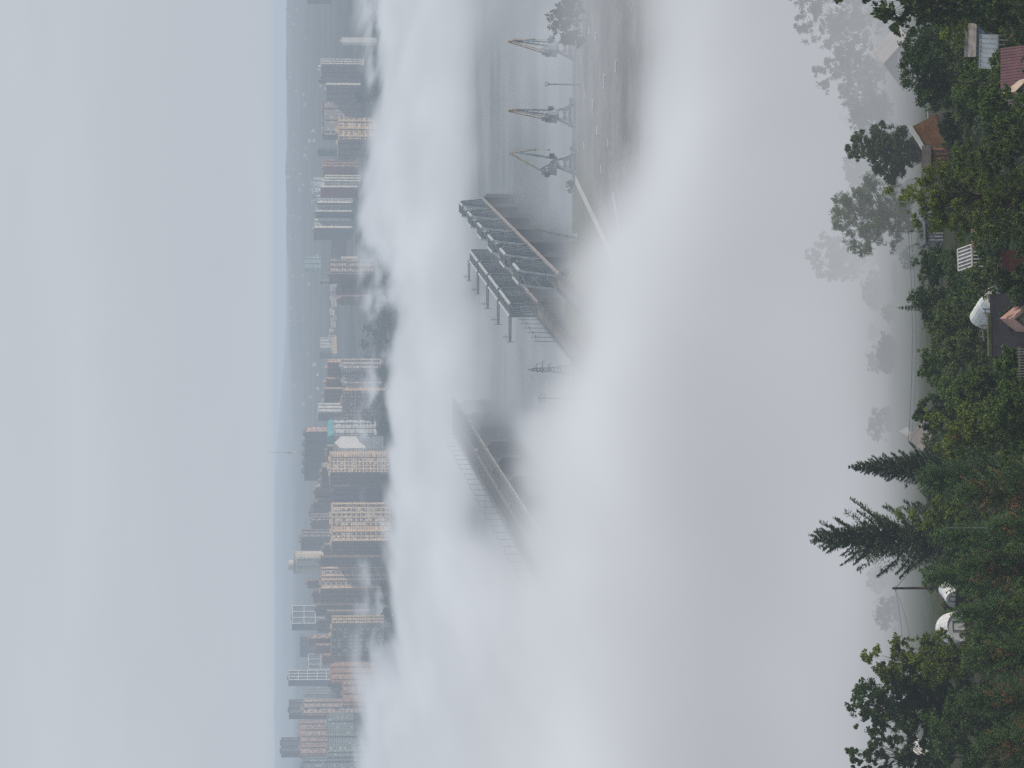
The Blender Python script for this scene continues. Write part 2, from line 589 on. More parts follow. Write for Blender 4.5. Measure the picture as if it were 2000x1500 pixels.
def fog_volume(label, fields, lo, hi, res, step, zb):
    ng = bpy.data.node_groups.new('fog_density', 'GeometryNodeTree')
    ng.interface.new_socket('Geometry', in_out='OUTPUT', socket_type='NodeSocketGeometry')
    go = ng.nodes.new('NodeGroupOutput')
    vc = ng.nodes.new('GeometryNodeVolumeCube')
    vc.inputs['Min'].default_value = lo
    vc.inputs['Max'].default_value = hi
    for a, r in zip('XYZ', res):
        vc.inputs['Resolution ' + a].default_value = r
    ps = ng.nodes.new('GeometryNodeInputPosition')
    ng.links.new(fields(ng, ps.outputs[0]).k, vc.inputs['Density'])
    m, nt, out = new_mat('fog_volume')
    sm = ng.nodes.new('GeometryNodeSetMaterial')
    sm.inputs['Material'].default_value = m
    ng.links.new(vc.outputs[0], sm.inputs[0])
    ng.links.new(sm.outputs[0], go.inputs[0])
    at_ = nt.nodes.new('ShaderNodeAttribute')
    at_.attribute_name = 'density'
    dens = S(nt, at_.outputs['Fac'])
    g = nt.nodes.new('ShaderNodeNewGeometry')
    p = nt.nodes.new('ShaderNodeSeparateXYZ')
    nt.links.new(g.outputs['Position'], p.inputs[0])
    Y, Z = S(nt, p.outputs[1]), S(nt, p.outputs[2])
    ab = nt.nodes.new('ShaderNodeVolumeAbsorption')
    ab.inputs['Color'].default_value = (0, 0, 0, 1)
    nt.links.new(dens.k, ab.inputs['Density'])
    # glow in place of daylight scattered inside the mist, painted brighter towards its top
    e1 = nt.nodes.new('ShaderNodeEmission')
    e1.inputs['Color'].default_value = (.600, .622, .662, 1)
    sh = noise(nt, combine(nt, S(nt, p.outputs[0]) / 75.0, Y / 300.0, Z / 34.0), 1.0, 2, .55).smooth(.3, .7, .87, 1.10)  # uneven glow imitating the fog's shading of itself
    nt.links.new((dens * sh * Z.smooth(*zb) * Y.smooth(390, 680, .72, 1.0)).k, e1.inputs['Strength'])  # glow also dimmed low down and near the gardens
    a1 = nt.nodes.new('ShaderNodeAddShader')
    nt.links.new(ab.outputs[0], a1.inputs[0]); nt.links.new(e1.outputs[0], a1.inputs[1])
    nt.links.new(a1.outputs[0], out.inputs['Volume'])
    m.cycles.volume_step_rate = step
    me = bpy.data.meshes.new('fog')
    me.materials.append(m)
    o = bpy.data.objects.new('fog', me)
    col.objects.link(o)
    md = o.modifiers.new('density', 'NODES')
    md.node_group = ng
    return tag(o, label, 'fog', kind='stuff')
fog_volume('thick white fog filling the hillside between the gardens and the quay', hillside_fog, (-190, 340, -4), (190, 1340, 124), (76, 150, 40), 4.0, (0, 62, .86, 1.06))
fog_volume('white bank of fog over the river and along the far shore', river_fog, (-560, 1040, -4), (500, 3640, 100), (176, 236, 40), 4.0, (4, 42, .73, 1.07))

def make_haze():
    m, nt, out = new_mat('haze')
    H = 0.000165
    ab = nt.nodes.new('ShaderNodeVolumeAbsorption')
    ab.inputs['Color'].default_value = (0, 0, 0, 1)
    ab.inputs['Density'].default_value = H
    e2 = nt.nodes.new('ShaderNodeEmission')  # even glow standing in for daylight scattered in the haze
    e2.inputs['Color'].default_value = (.432, .507, .592, 1)
    e2.inputs['Strength'].default_value = H
    a2 = nt.nodes.new('ShaderNodeAddShader')
    nt.links.new(ab.outputs[0], a2.inputs[0]); nt.links.new(e2.outputs[0], a2.inputs[1])
    nt.links.new(a2.outputs[0], out.inputs['Volume'])
    o = MB().box(-2700, -60, -30, 2700, 17000, 158).build('haze', m)
    tag(o, 'thin blue haze between the hill and the horizon', 'haze', kind='stuff')
make_haze()

# ------------------------------------------------------------------ ground and water
def make_ground():
    ys = list(range(-60, 980, 16)) + list(range(980, 1356, 8)) + [1360, 1364.4, 1366, 1400, 1700, 2300, 3000, 3380, 3400, 3425] + \
        list(range(3460, 4600, 60)) + list(range(4700, 17000, 150)) + [19000]
    ts = [i / 90 for i in range(-90, 91)]
    v, f = [], []
    for Y in ys:
        half = 260 + .17 * max(Y, 0)
        for t in ts:
            X = half * (t * .55 + .45 * t ** 3)
            v.append((X, Y, terrain(X, Y) if Y < 18000 else 60))
    n = len(ts)
    for j in range(len(ys) - 1):
        for i in range(n - 1):
            a = j * n + i
            f.append((a, a + 1, a + n + 1, a + n))
    me = bpy.data.meshes.new('ground')
    me.from_pydata(v, [], f)
    me.polygons.foreach_set('use_smooth', [True] * len(f))
    m, nt, out = new_mat('ground_cover')
    g = nt.nodes.new('ShaderNodeNewGeometry')
    p = nt.nodes.new('ShaderNodeSeparateXYZ')
    nt.links.new(g.outputs['Position'], p.inputs[0])
    X, Y, Z = (S(nt, p.outputs[i]) for i in range(3))
    pos = g.outputs['Position']
    n1, n2, n3 = noise(nt, pos, .35, 5, .65), noise(nt, pos, .035, 4, .6), noise(nt, pos, .004, 5, .6)
    grass = mixc(nt, n1.smooth(.3, .7), (.016, .030, .011), (.042, .058, .020))
    grass = mixc(nt, n2.smooth(.5, .7), grass, (.05, .046, .028))
    quay = mixc(nt, n2.smooth(.35, .65), (.17, .175, .18), (.27, .27, .27))
    quay = mixc(nt, n1.smooth(.45, .75), quay, (.16, .165, .16))
    bank = mixc(nt, n2.smooth(.3, .6), (.070, .088, .052), (.115, .122, .080))
    gx = X - (Y - 1360.0) * .137
    mound = (gx - 44.0).abs().smooth(44, 20) + (gx - 100.0 - (Y - 1360) * .3).abs().smooth(30, 10) * .8
    near = mixc(nt, mound.clamp(), quay, bank)
    far = mixc(nt, n3.smooth(.42, .6), (.045, .056, .060), (.085, .095, .097))
    far = mixc(nt, noise(nt, pos, .02, 4, .7).smooth(.6, .72), far, (.16, .16, .14))
    c = mixc(nt, Y.smooth(880, 1000), grass, near)
    c = mixc(nt, Y.smooth(2400, 2500), c, far)
    principled(nt, out, c, .95, spec=.1)
    o = link('ground', me, m)
    tag(o, 'hillside running down to the quay, with low hills beyond the city', 'ground', kind='structure')
    # river
    m, nt, out = new_mat('river_water')
    g = nt.nodes.new('ShaderNodeNewGeometry')
    mp = nt.nodes.new('ShaderNodeMapping')
    mp.inputs['Scale'].default_value = (.05, .09, 1)
    nt.links.new(g.outputs['Position'], mp.inputs['Vector'])
    n = noise(nt, mp.outputs[0], 1.0, 6, .65)
    mp2 = nt.nodes.new('ShaderNodeMapping')
    mp2.inputs['Scale'].default_value = (.006, .008, 1)
    nt.links.new(g.outputs['Position'], mp2.inputs['Vector'])
    n2 = noise(nt, mp2.outputs[0], 1.0, 3, .5)
    b = principled(nt, out, mixc(nt, n2.smooth(.35, .65), (.035, .05, .058), (.06, .075, .08)), n2.smooth(.4, .6, .25, .42), spec=.5)
    bp = nt.nodes.new('ShaderNodeBump')
    bp.inputs['Strength'].default_value = .04
    bp.inputs['Distance'].default_value = .5
    nt.links.new(n.k, bp.inputs['Height'])
    nt.links.new(bp.outputs[0], b.inputs['Normal'])
    o = MB().face([(-1500, 1364.9, 0), (1500, 1364.9, 0), (1500, 3410, 0), (-1500, 3410, 0)]).build('water', m)
    tag(o, 'wide grey river under the fog', 'water', kind='structure')
make_ground()

def ribbon(name, pts, width, z_off, m, label, cat, kind):
    b = MB()
    L = []
    for i, p in enumerate(pts):
        a, c = pts[max(i - 1, 0)], pts[min(i + 1, len(pts) - 1)]
        d = Vector((c[0] - a[0], c[1] - a[1], 0)).normalized()
        s = Vector((-d.y, d.x, 0)) * width / 2
        q = Vector((p[0], p[1], 0))
        e, g = q + s, q - s
        z = max(terrain(e.x, e.y), terrain(g.x, g.y), terrain(q.x, q.y)) + z_off
        L.append((Vector((e.x, e.y, z)), Vector((g.x, g.y, z))))
    for (a, c), (d, e) in zip(L, L[1:]):
        b.hexa([a + Vector((0, 0, -.6)), c + Vector((0, 0, -.6)), e + Vector((0, 0, -.6)), d + Vector((0, 0, -.6)), a, c, e, d])
    return tag(b.build(name, m), label, cat, kind=kind)

def lerp_pts(a, b, n):
    return [(a[0] + (b[0] - a[0]) * i / n, a[1] + (b[1] - a[1]) * i / n) for i in range(n + 1)]

pale = mat((.46, .455, .44), .85, .12, .05)
pa, pb, pc = on(1124, 350, 8), on(1184, 476, 8), on(1228, 572, 8)
ribbon('road', lerp_pts(pa, pb, 14) + lerp_pts(pb, pc, 10)[1:], 3.6, .25, pale, 'pale concrete road running down beside the green river bank', 'road', 'structure')
pa, pb = on(1197, 380, 8), on(1222, 520, 8)
ribbon('path', lerp_pts(pa, pb, 12), 3.0, .2, mat((.40, .40, .38), .9, .1, .05), 'faint pale strip of paving in front of the embankment', 'path', 'structure')

# ------------------------------------------------------------------ railway truss bridges
steel_blue = mat((.155, .185, .21), .6, .2, .3)
steel_dark = mat((.11, .125, .14), .7, .25, .3)
steel_pale = mat((.42, .46, .48), .55, .15, .3)
concrete = mat((.23, .23, .225), .9, .25, .12, streak=4)
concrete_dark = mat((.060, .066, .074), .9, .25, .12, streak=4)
concrete_pale = mat((.42, .41, .40), .9, .18, .12, streak=4)
ballast = mat((.13, .125, .12), .95, .3, .6)
rail_edge = mat((.46, .40, .38), .7, .15, .4)

def dir_frame(p0, p1):
    d = Vector((p1[0] - p0[0], p1[1] - p0[1], 0))
    return d.length, math.atan2(d.y, d.x)

def truss_span(parent, x0, L, Wd, H, prof, bays, arch=True):
    """one through-truss span: local x along the track, y across, z up from the deck"""
    sp = thing('truss_span', None, None)
    sp.parent = parent
    sp.location = (x0, 0, 0)
    zs = [H * k for k in prof]
    tc_ = MB()
    n = bays
    dx = L / n
    for s, nm in ((-1, 'side_truss'), (1, 'side_truss')):
        b = MB()
        y = s * Wd / 2
        P = [(i * dx, y, zs[i]) for i in range(n + 1)]
        Bm = [(i * dx, y, 0) for i in range(n + 1)]
        for i in range(n):
            if zs[i] < H * .99 or zs[i + 1] < H * .99: b.bar(P[i], P[i + 1], .9, 1.0)
            else: tc_.bar(P[i], P[i + 1], 1.0, 1.1)
            b.bar(Bm[i], Bm[i + 1], .6, .9)
            if 0 < i:
                b.bar(Bm[i], P[i], .42)
            mid = n // 2
            if 0 < i < n - 1:
                if i < mid: b.bar(P[i], Bm[i + 1], .5)
                else: b.bar(Bm[i], P[i + 1], .5)
            # secondary hangers
            if zs[i] > 0 and zs[i + 1] > 0:
                h = (zs[i] + zs[i + 1]) / 2
                b.bar(((i + .5) * dx, y, 0), ((i + .5) * dx, y, h), .25)
        if zs[0] > 0: b.bar(Bm[0], P[0], .9)
        if zs[n] > 0: b.bar(Bm[n], P[n], .9)
        b.build(nm, steel_blue, sp)
    b = MB()
    for i in range(n + 1):
        if zs[i] > 6:
            b.bar((i * dx, -Wd / 2, zs[i]), (i * dx, Wd / 2, zs[i]), .45)
            if i < n and zs[i + 1] > 6:
                b.bar((i * dx, -Wd / 2, zs[i]), ((i + 1) * dx, Wd / 2, zs[i + 1]), .3)
                b.bar((i * dx, Wd / 2, zs[i]), ((i + 1) * dx, -Wd / 2, zs[i + 1]), .3)
    for e in ([0, n] if zs[0] > 0 else [1, n - 1]):       # portal lattice at the ends
        z = zs[e]
        for k in range(3):
            b.bar((e * dx, -Wd / 2, z - 1.6 * (k + 1)), (e * dx, Wd / 2, z - 1.6 * (k + 1)), .3)
            b.bar((e * dx, -Wd / 2, z - 1.6 * k), (e * dx, Wd / 2, z - 1.6 * (k + 1)), .25)
            b.bar((e * dx, Wd / 2, z - 1.6 * k), (e * dx, -Wd / 2, z - 1.6 * (k + 1)), .25)
    b.build('top_bracing', steel_blue, sp)
    tc_.build('top_chord', steel_pale, sp)  # flat chord in a paler tone, its sunlight put into the colour
    d = MB()
    d.box(0, -Wd / 2 + .35, -.25, L, Wd / 2 - .35, .12)
    dk = d.build('track_deck', ballast, sp)
    r = MB()
    for y in (-.76, .76):
        r.box(0, y - .08, .13, L, y + .08, .33)
    for i in range(int(L / 1.2)):
        r.box(i * 1.2, -1.35, .1225, i * 1.2 + .3, 1.35, .17)
    r.build('track', steel_dark, sp)
    k = MB()
    y0 = -Wd / 2
    k.box(0, y0 - 1.7, -.45, L, y0 - .52, -.15)
    k.box(0, y0 - 1.72, .85, L, y0 - 1.62, 1.0)
    for i in range(int(L / 3)):
        k.box(i * 3, y0 - 1.72, -.15, i * 3 + .12, y0 - 1.62, .85)
    k.build('walkway', rail_edge, sp)
    return sp

def pier(parent, x, Wd, ztop, zbot, th=5.0, extra=3.0):
    b = MB()
    hw = Wd / 2 + extra
    b.box(x - th / 2 - .5, -hw - .5, ztop - 1.3, x + th / 2 + .5, hw + .5, ztop)
    k = 10
    prism = [(x - th / 2, -hw), (x, -hw - th * .45), (x + th / 2, -hw), (x + th / 2, hw), (x, hw + th * .45), (x - th / 2, hw)]
    b.prism(prism, zbot, ztop - 1.3)
    return b.build('pier', concrete_dark, parent)

ZR = 16.0
def local_of(root, p):
    return Matrix.Rotation(-root.rotation_euler[2], 4, 'Z') @ (Vector(p) - root.location)

def rail_bridge(name_label, near, ang, spans, L, Wd, H, prof, bays, start, piers=True):
    root = thing('railway_bridge', name_label, 'bridge', (near[0], near[1], ZR), ang)
    for i in range(spans):
        truss_span(root, start + i * (L + 1.0), L, Wd, H, prof, bays)
    for i in range(spans + 1):
        x = start + i * (L + 1.0) - .5
        wz = terrain(near[0] + math.cos(ang) * x, near[1] + math.sin(ang) * x)
        pier(root, x, Wd, -1.2, min(-ZR, -ZR + wz) - 3, 5.0, 1.5)
    return root

angR = math.atan2(482, 66)
P_arch = [0, .42, .82, 1, 1, 1, 1, 1, .82, .42, 0]
rb1 = rail_bridge('right-hand railway bridge of steel spans with bowed top chords, running into fog', (52.0 - 3.6, 1352), angR, 6, 84.0, 6.6, 16.5, P_arch, 10, 0)
P_flat = [1, 1, 1, 1, 1, 1, 1, 1, .86]
rb2 = rail_bridge('left-hand railway bridge of flat topped steel spans carrying lattice arms', (38.0, 1462), angR, 4, 78.0, 6.2, 14.0, P_flat, 8, 0)
# lattice cantilever arms at the near top corner of each span of the left bridge
def lattice_arm(parent, x, z):
    b = MB()
    La = 13.5
    y0 = 3.1
    for (dy, dz) in ((0, 0), (0, 1.3)):
        b.bar((x - .6, y0, z + dz), (x - .6, y0 + La, z + dz * .8), .2)
        b.bar((x + .6, y0, z + dz), (x + .6, y0 + La, z + dz * .8), .2)
    n = 12
    for i in range(n):
        ya, yb = y0 + La * i / n, y0 + La * (i + 1) / n
        for xx in (x - .6, x + .6):
            b.bar((xx, ya, z), (xx, yb, z + 1.2), .13)
            b.bar((xx, yb, z), (xx, yb, z + 1.2), .13)
    b.bar((x, y0 + La, z - 1.6), (x, y0 + La, z + 2.6), .22)
    b.bar((x - .7, y0 + La, z + 1.8), (x + .7, y0 + La, z + 1.8), .15)
    b.bar((x, y0 + La * .8, z), (x, y0 + La * .8, z + 4.4), .2)
    b.bar((x, y0 + La * .68, z + 2.4), (x, y0 + La * .92, z + 2.4), .16)
    b.bar((x, y0 + La * .74, z + 3.6), (x, y0 + La * .86, z + 3.6), .16)
    b.build('lattice_arm', steel_dark, parent)
for i in range(5):
    lattice_arm(rb2, i * 79.0 + .8, 13.2)

# near approach: low viaduct and embankment deck that carries both tracks ashore
def approach(label, p0, p1, wd, zt, zb, nm='railway_viaduct'):
    L, a = dir_frame(p0, p1)
    root = thing(nm, label, 'viaduct', (p0[0], p0[1], zt), a)
    b = MB().box(0, -wd / 2, -1.5, L, wd / 2, 0)
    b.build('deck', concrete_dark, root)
    t = MB()
    for y in (-.76, .76):
        t.box(0, y - .08, .22, L, y + .08, .42)
    t.box(0, -1.9, .003, L, 1.9, .2)
    t.build('track', ballast, root)
    for s in (-1, 1):
        r = MB()
        r.box(0, s * (wd / 2 - .12) - .05, 1.0, L, s * (wd / 2 - .12) + .05, 1.12)
        for i in range(int(L / 3)):
            r.box(i * 3, s * (wd / 2 - .12) - .05, 0.003, i * 3 + .1, s * (wd / 2 - .12) + .05, 1.0)
        r.build('railing', steel_blue, root)
    i = 8
    while i < L:
        b = MB().box(i - 1, -wd / 2 + .5, zb - zt, i + 1, wd / 2 - .5, -1.5)
        b.build('pier', concrete_dark, root)
        i += 16
    return root
dR = Vector((math.cos(angR), math.sin(angR), 0))
pv0 = Vector((38.0, 1462, 0)) - dR * .6
pv1 = pv0 - dR * 250
approach('grey railway viaduct joining the left truss bridge to the green bank', pv0, pv1, 8.0, ZR, 0)
pv2 = Vector((48.4, 1352, 0)) - dR * .6
approach('short railway viaduct running from the right truss bridge onto the bank', pv2, pv2 - dR * 170, 8.0, ZR, 4)

# catenary masts on the approach
def catenary_mast(label, x, y, z, h, rz, group):
    t = thing('catenary_mast', label, 'mast', (x, y, z), rz, group)
    MB().bar((0, 0, -.3), (0, 0, h), .34, .34, .2, .2).build('post', steel_dark, t)
    b = MB()
    b.bar((0, 0, h - 1.2), (3.1, 0, h - .7), .12)
    b.bar((0, 0, h - 2.6), (2.8, 0, h - .8), .1)
    b.bar((2.5, 0, h - .8), (2.5, 0, h - 2.4), .1)
    b.build('bracket', steel_dark, t)
    return t
cm = None
for i, s in enumerate((12, 30, 49, 68, 87, 104)):
    q = pv0 - dR * s + Vector((-3.4, .4, 0))
    if cm is None:
        cm = catenary_mast('thin dark overhead line mast on the viaduct left of the truss bridges', q.x, q.y, ZR, 11.0, 0, 'overhead line masts along the railway viaduct')
    else:
        c = copy_tree(cm); c.location = (q.x, q.y, ZR)

# ------------------------------------------------------------------ concrete road bridge
ZD = 18.0
roadN, roadF = Vector((-75.0, 1180, 0)), Vector((-75.0 + .0915 * 960, 2140, 0))
angC = math.atan2(1, .0915)
LC = (roadF - roadN).length
conc_mid = mat((.13, .13, .13), .9, .2, .2)
asphalt = mat((.062, .063, .067), .9, .18, .06)
br = thing('road_bridge', 'long concrete road bridge on haunched girders crossing the river into the fog', 'bridge', (-99.3 + .0915 * (1180 - 1446) + 13.2, 1180, ZD), angC)
HW = 13.2
b = MB().box(0, -HW, -1.1, LC, HW, 0)
b.build('deck', concrete, br)
for s in (-1, 1):
    MB().box(0, s * 6.1 - 4.9, .004, LC, s * 6.1 + 4.9, .05).build('carriageway', asphalt, br)
b = MB()
b.box(0, -.9, .004, LC, .9, .45)
b.build('median', conc_mid, br)
mk = MB()
for s in (-1, 1):
    for i in range(int(LC / 12)):
        mk.box(i * 12, s * 6.1 - .1, .054, i * 12 + 5, s * 6.1 + .1, .058)
    for o in (-4.6, 4.6):
        mk.box(0, s * 6.1 + o - .1, .054, LC, s * 6.1 + o + .1, .058)
mk.build('lane_marking', mat((.26, .26, .26), .8, .1, .3), br)
for s in (-1, 1):
    b = MB()
    b.box(0, s * 12.0 - 1.0, .004, LC, s * 12.0 + 1.0, .22)
    b.build('footway', conc_mid, br)
    b = MB()
    b.box(0, s * 13.05 - .06, 1.15, LC, s * 13.05 + .06, 1.3)
    b.box(0, s * 13.05 - .04, .6, LC, s * 13.05 + .04, .68)
    for i in range(int(LC / 2.5)):
        b.box(i * 2.5, s * 13.05 - .05, .224, i * 2.5 + .12, s * 13.05 + .05, 1.15)
    b.build('railing', steel_blue, br)
# girders, deep over each pier
base_x = (1580 - 1180) / math.sin(angC)
for k in range(-4, 6):
    xa, xb = base_x + k * 90.0, base_x + (k + 1) * 90.0
    if xb < 0 or xa > LC: continue
    xa, xb = max(xa, 0), min(xb, LC)
    for y in (-9.6, -3.4, 3.4, 9.6):
        b = MB()
        n = 14
        pts = []
        for i in range(n + 1):
            t = i / n
            dpt = 1.7 + 4.2 * abs(2 * t - 1) ** 2.4
            pts.append((xa + (xb - xa) * t, -1.1 - dpt))
        for (x0, z0), (x1, z1) in zip(pts, pts[1:]):
            b.hexa([(x0, y - .9, z0), (x1, y - .9, z1), (x1, y + .9, z1), (x0, y + .9, z0), (x0, y - .9, -1.1), (x1, y - .9, -1.1), (x1, y + .9, -1.1), (x0, y + .9, -1.1)])
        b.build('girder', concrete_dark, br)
for k in range(-4, 7):
    x = base_x + k * 90.0
    if x < 4 or x > LC: continue
    b = MB()
    b.prism([(x - 3.2, -12.2), (x - 2.2, -12.9), (x + 2.2, -12.9), (x + 3.2, -12.2), (x + 3.2, 12.4), (x - 3.2, 12.4)], -ZD - 4, -7.3)
    b.box(x - 1.5, -11.2, -7.3, x + 1.5, 11.2, -6.7)
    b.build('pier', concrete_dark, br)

def street_lamp():
    t = thing('street_lamp', 'thin street lamp standing along the left railing of the road bridge', 'street lamp', (0, 0, 0), 0, 'street lamps along the road bridge')
    MB().tube([(0, 0, -.05), (0, 0, 4.5), (0, 0, 9.0)], [.15, .12, .09], 6).build('pole', steel_dark, t)
    MB().tube([(0, 0, 8.95), (.7, 0, 9.5), (2.2, 0, 9.75)], [.07, .06, .05], 5).build('arm', steel_dark, t)
    MB().box(1.7, -.18, 9.62, 2.7, .18, 9.8).build('lamp_head', steel_pale, t)
    return t
lamp = street_lamp()
lp = lambda x, y, z=0.0: br.location + Vector((math.cos(angC) * x - math.sin(angC) * y, math.sin(angC) * x + math.cos(angC) * y, z))
i = 0
x = 20.0
while x < LC - 10:
    o = lamp if i == 0 else copy_tree(lamp)
    o.location = lp(x, 12.4, .22)
    o.rotation_euler = (0, 0, angC - PI / 2)
    x += 27.0
    i += 1

# cars on the bridge
glass = mat((.03, .04, .05), .15, .1, 1)
tyre = mat((.02, .02, .02), .9, .1, 1)
lamp_white = mat((.8, .8, .78), .3, .05, 1)
def car(label, color, x, y, head):
    t = thing('car', label, 'car', lp(x, y, .056), angC + (PI if head else 0), 'cars crossing the road bridge')
    b = MB()
    b.hexa([(-2.2, -.88, .3), (2.2, -.88, .3), (2.2, .88, .3), (-2.2, .88, .3), (-2.15, -.85, .85), (2.1, -.82, .75), (2.1, .82, .75), (-2.15, .85, .85)])
    b.hexa([(-1.7, -.72, 1.32), (.35, -.72, 1.32), (.35, .72, 1.32), (-1.7, .72, 1.32), (-1.55, -.66, 1.42), (.2, -.66, 1.42), (.2, .66, 1.42), (-1.55, .66, 1.42)])
    b.build('body', mat(color, .35, .05, 1), t)
    b = MB()
    b.hexa([(-2.0, -.8, .855), (1.1, -.8, .84), (1.1, .8, .84), (-2.0, .8, .855), (-1.68, -.7, 1.318), (.33, -.7, 1.318), (.33, .7, 1.318), (-1.68, .7, 1.318)])
    b.build('window', glass, t)
    for wx in (-1.35, 1.35):
        for wy in (-.8, .8):
            MB().tube([(wx, wy - .1, .31), (wx, wy + .1, .31)], .31, 10).build('wheel', tyre, t)
    for wy in (-.6, .6):
        MB().box(2.08, wy - .18, .58, 2.2, wy + .18, .7).build('headlight', lamp_white, t)
car('white car heading along the far part of the road bridge', (.7, .7, .7), 690, -4.0, True)
car('dark car on the right carriageway of the road bridge', (.04, .045, .05), 545, -7.5, True)
car('grey car on the near part of the road bridge', (.3, .31, .32), 420, -4.0, True)

# ------------------------------------------------------------------ portal cranes on the quay
ZQ = 8.0
rust = mat((.30, .24, .17), .8, .3, .3)
crane_grey = mat((.20, .235, .265), .6, .25, .3)
def portal_crane(label, px, py, Y, slew, wide):
    p = on(px, py, ZQ); p = Vector((p.x, Y, terrain(p.x, Y)))
    t = thing('portal_crane', label, 'crane', p, 0, 'portal cranes on the quay')
    a = wide
    for sx in (-1, 1):
        for sy in (-1, 1):
            b = MB()
            b.bar((sx * a, sy * 4, 0), (sx * a * .38, sy * 1.6, 8.2), 1.15, 1.15, .85, .85)
            b.box(sx * a - 1.0, sy * 4 - .45, -.25, sx * a + 1.0, sy * 4 + .45, .7)
            b.build('leg', crane_grey, t)
    b = MB()
    for sy in (-1, 1):
        b.bar((-a, sy * 4, 2.2), (a, sy * 4, 2.2), .75)
        b.bar((-a * .7, sy * 2.9, 4.6), (a * .7, sy * 2.9, 4.6), .6)
        b.bar((-a, sy * 4, 2.2), (a * .55, sy * 2.2, 6), .42)
        b.bar((a, sy * 4, 2.2), (-a * .55, sy * 2.2, 6), .42)
    for sx in (-1, 1):
        b.bar((sx * a, -4, 1.8), (sx * a, 4, 1.8), .4)
    b.prism([(2.6 * math.cos(i * PI / 4), 2.6 * math.sin(i * PI / 4)) for i in range(8)], 7.8, 8.8)
    b.build('gantry_frame', crane_grey, t)
    up = thing('slewing_top', None, None)
    up.parent = t
    up.rotation_euler = (0, 0, slew)
    # house, cab, tower: local +x is the jib side
    b = MB()
    b.box(-5.6, -2.2, 8.9, 3.0, 2.2, 10.0)
    b.box(-5.4, -2.0, 10.0, -1.6, 2.0, 13.0)
    b.hexa([(-1.6, -1.8, 10), (1.4, -1.8, 10), (1.4, 1.8, 10), (-1.6, 1.8, 10), (-1.4, -1.6, 12.2), (.6, -1.6, 12.2), (.6, 1.6, 12.2), (-1.4, 1.6, 12.2)])
    b.build('machine_house', crane_grey, up)
    MB().box(2.0, -2.6, 10.0, 4.2, -.9, 12.6).build('cab', glass, up)
    b = MB()
    for sy in (-1, 1):
        b.bar((.6, sy * 1.5, 10), (-3.0, sy * .7, 16.8), .4)
        b.bar((-5.2, sy * 1.5, 13), (-3.2, sy * .7, 16.8), .35)
        b.bar((-2.0, sy * 1.2, 13), (-4.3, sy * 1.1, 14.8), .25)
    b.box(-5.6, -1.0, 14.2, -2.6, 1.0, 16.2)
    b.build('tower', crane_grey, up)
    b = MB()
    b.box(-6.6, -1.3, 12.4, -4.2, 1.3, 14.6)
    b.build('counterweight', steel_dark, up)
    tip = Vector((5.2, 0, 28.2))
    b = MB()
    for sy in (-1, 1):
        b.bar((2.4, sy * 1.3, 10), tip + Vector((0, sy * .35, 0)), .7, .95, .4, .45)
    for i in range(7):
        q0, q1 = Vector((2.4, 0, 10)).lerp(tip, i / 7.5 + .06), Vector((2.4, 0, 10)).lerp(tip, (i + 1) / 7.5 + .06)
        w0, w1 = 1.3 - .95 * i / 7.5, 1.3 - .95 * (i + 1) / 7.5
        b.bar(q0 + Vector((0, -w0, 0)), q1 + Vector((0, w1, 0)), .16)
    b.build('jib', crane_grey, up)
    b = MB()
    apex = Vector((4.6, 0, 31.2))
    nose = Vector((6.4, 0, 19.0))
    for sy in (-.4, .4):
        b.bar(apex + Vector((0, sy, 0)), nose + Vector((0, sy * .4, 0)), .45, .55, .3, .32)
    b.bar(apex, tip + Vector((.9, 0, 1.6)), .2)
    b.bar(tip + Vector((1.6, 0, -.6)), apex + Vector((1.3, 0, -1.4)), .18)
    b.bar(tip + Vector((1.6, 0, -.6)), nose, .18)
    for i in range(6):
        q = apex.lerp(nose, (i + .5) / 6)
        b.bar(q + Vector((-.0, -.4, 0)), q + Vector((0, .4, .6)), .14)
    b.box(apex.x - .5, -.6, apex.z - .4, apex.x + .5, .6, apex.z + .4)
    b.box(nose.x - .5, -.5, nose.z - .5, nose.x + .5, .5, nose.z + .5)
    b.build('rocker_arm', rust, up)
    b = MB()
    for sy in (-.5, .5):
        b.bar(apex + Vector((0, sy, 0)), (-3.6, sy * 1.3, 16.4), .42)
    b.build('back_stay', rust, up)
    b = MB()
    b.bar(nose, (nose.x, 0, 13.0), .09)
    b.box(nose.x - .3, -.3, 12.0, nose.x + .3, .3, 13.0)
    b.build('hoist_rope', steel_dark, up)
    return t
portal_crane('nearest portal crane with open jib, beside the green river bank', 1119, 322, 1350, R(6), 4.6)
portal_crane('middle portal crane with wide lattice gantry, left of the light mast', 1119, 227, 1352, R(62), 5.4)
portal_crane('portal crane with wide gantry half hidden by the dark quayside trees', 1119, 96, 1352, R(50), 5.4)

# light mast on the quay
p = on(1131, 168, ZQ)
t = thing('floodlight_mast', 'slim floodlight mast on the quay between two portal cranes', 'mast', (p.x, 1325, ZQ))
MB().tube([(0, 0, -.3), (0, 0, 8), (0, 0, 15.5)], [.5, .42, .34], 8).build('pole', crane_grey, t)
b = MB(); b.box(-.9, -.9, 15.2, .9, .9, 15.5)
for s in (-1, 1):
    b.bar((s * .9, -.9, 15.5), (s * .9, -.9, 16.8), .1); b.bar((s * .9, .9, 15.5), (s * .9, .9, 16.8), .1)
b.box(-.9, -1.0, 16.7, .9, 1.0, 16.85)
b.build('platform', crane_grey, t)
for s in (-.6, 0, .6):
    MB().box(s - .2, -1.05, 16.0, s + .2, -.7, 16.5).build('floodlight', steel_pale, t)
def pole(label, px, py, Y, h, r=.12, z=None, group=None):
    p = at(px, py, Y); z = terrain(p.x, Y) if z is None else z
    o = MB().tube([(0, 0, -.4), (0, 0, h)], [r, r * .7], 6).build('pole', steel_dark)
    o.location = (p.x, Y, z)
    return tag(o, label, 'pole', group)
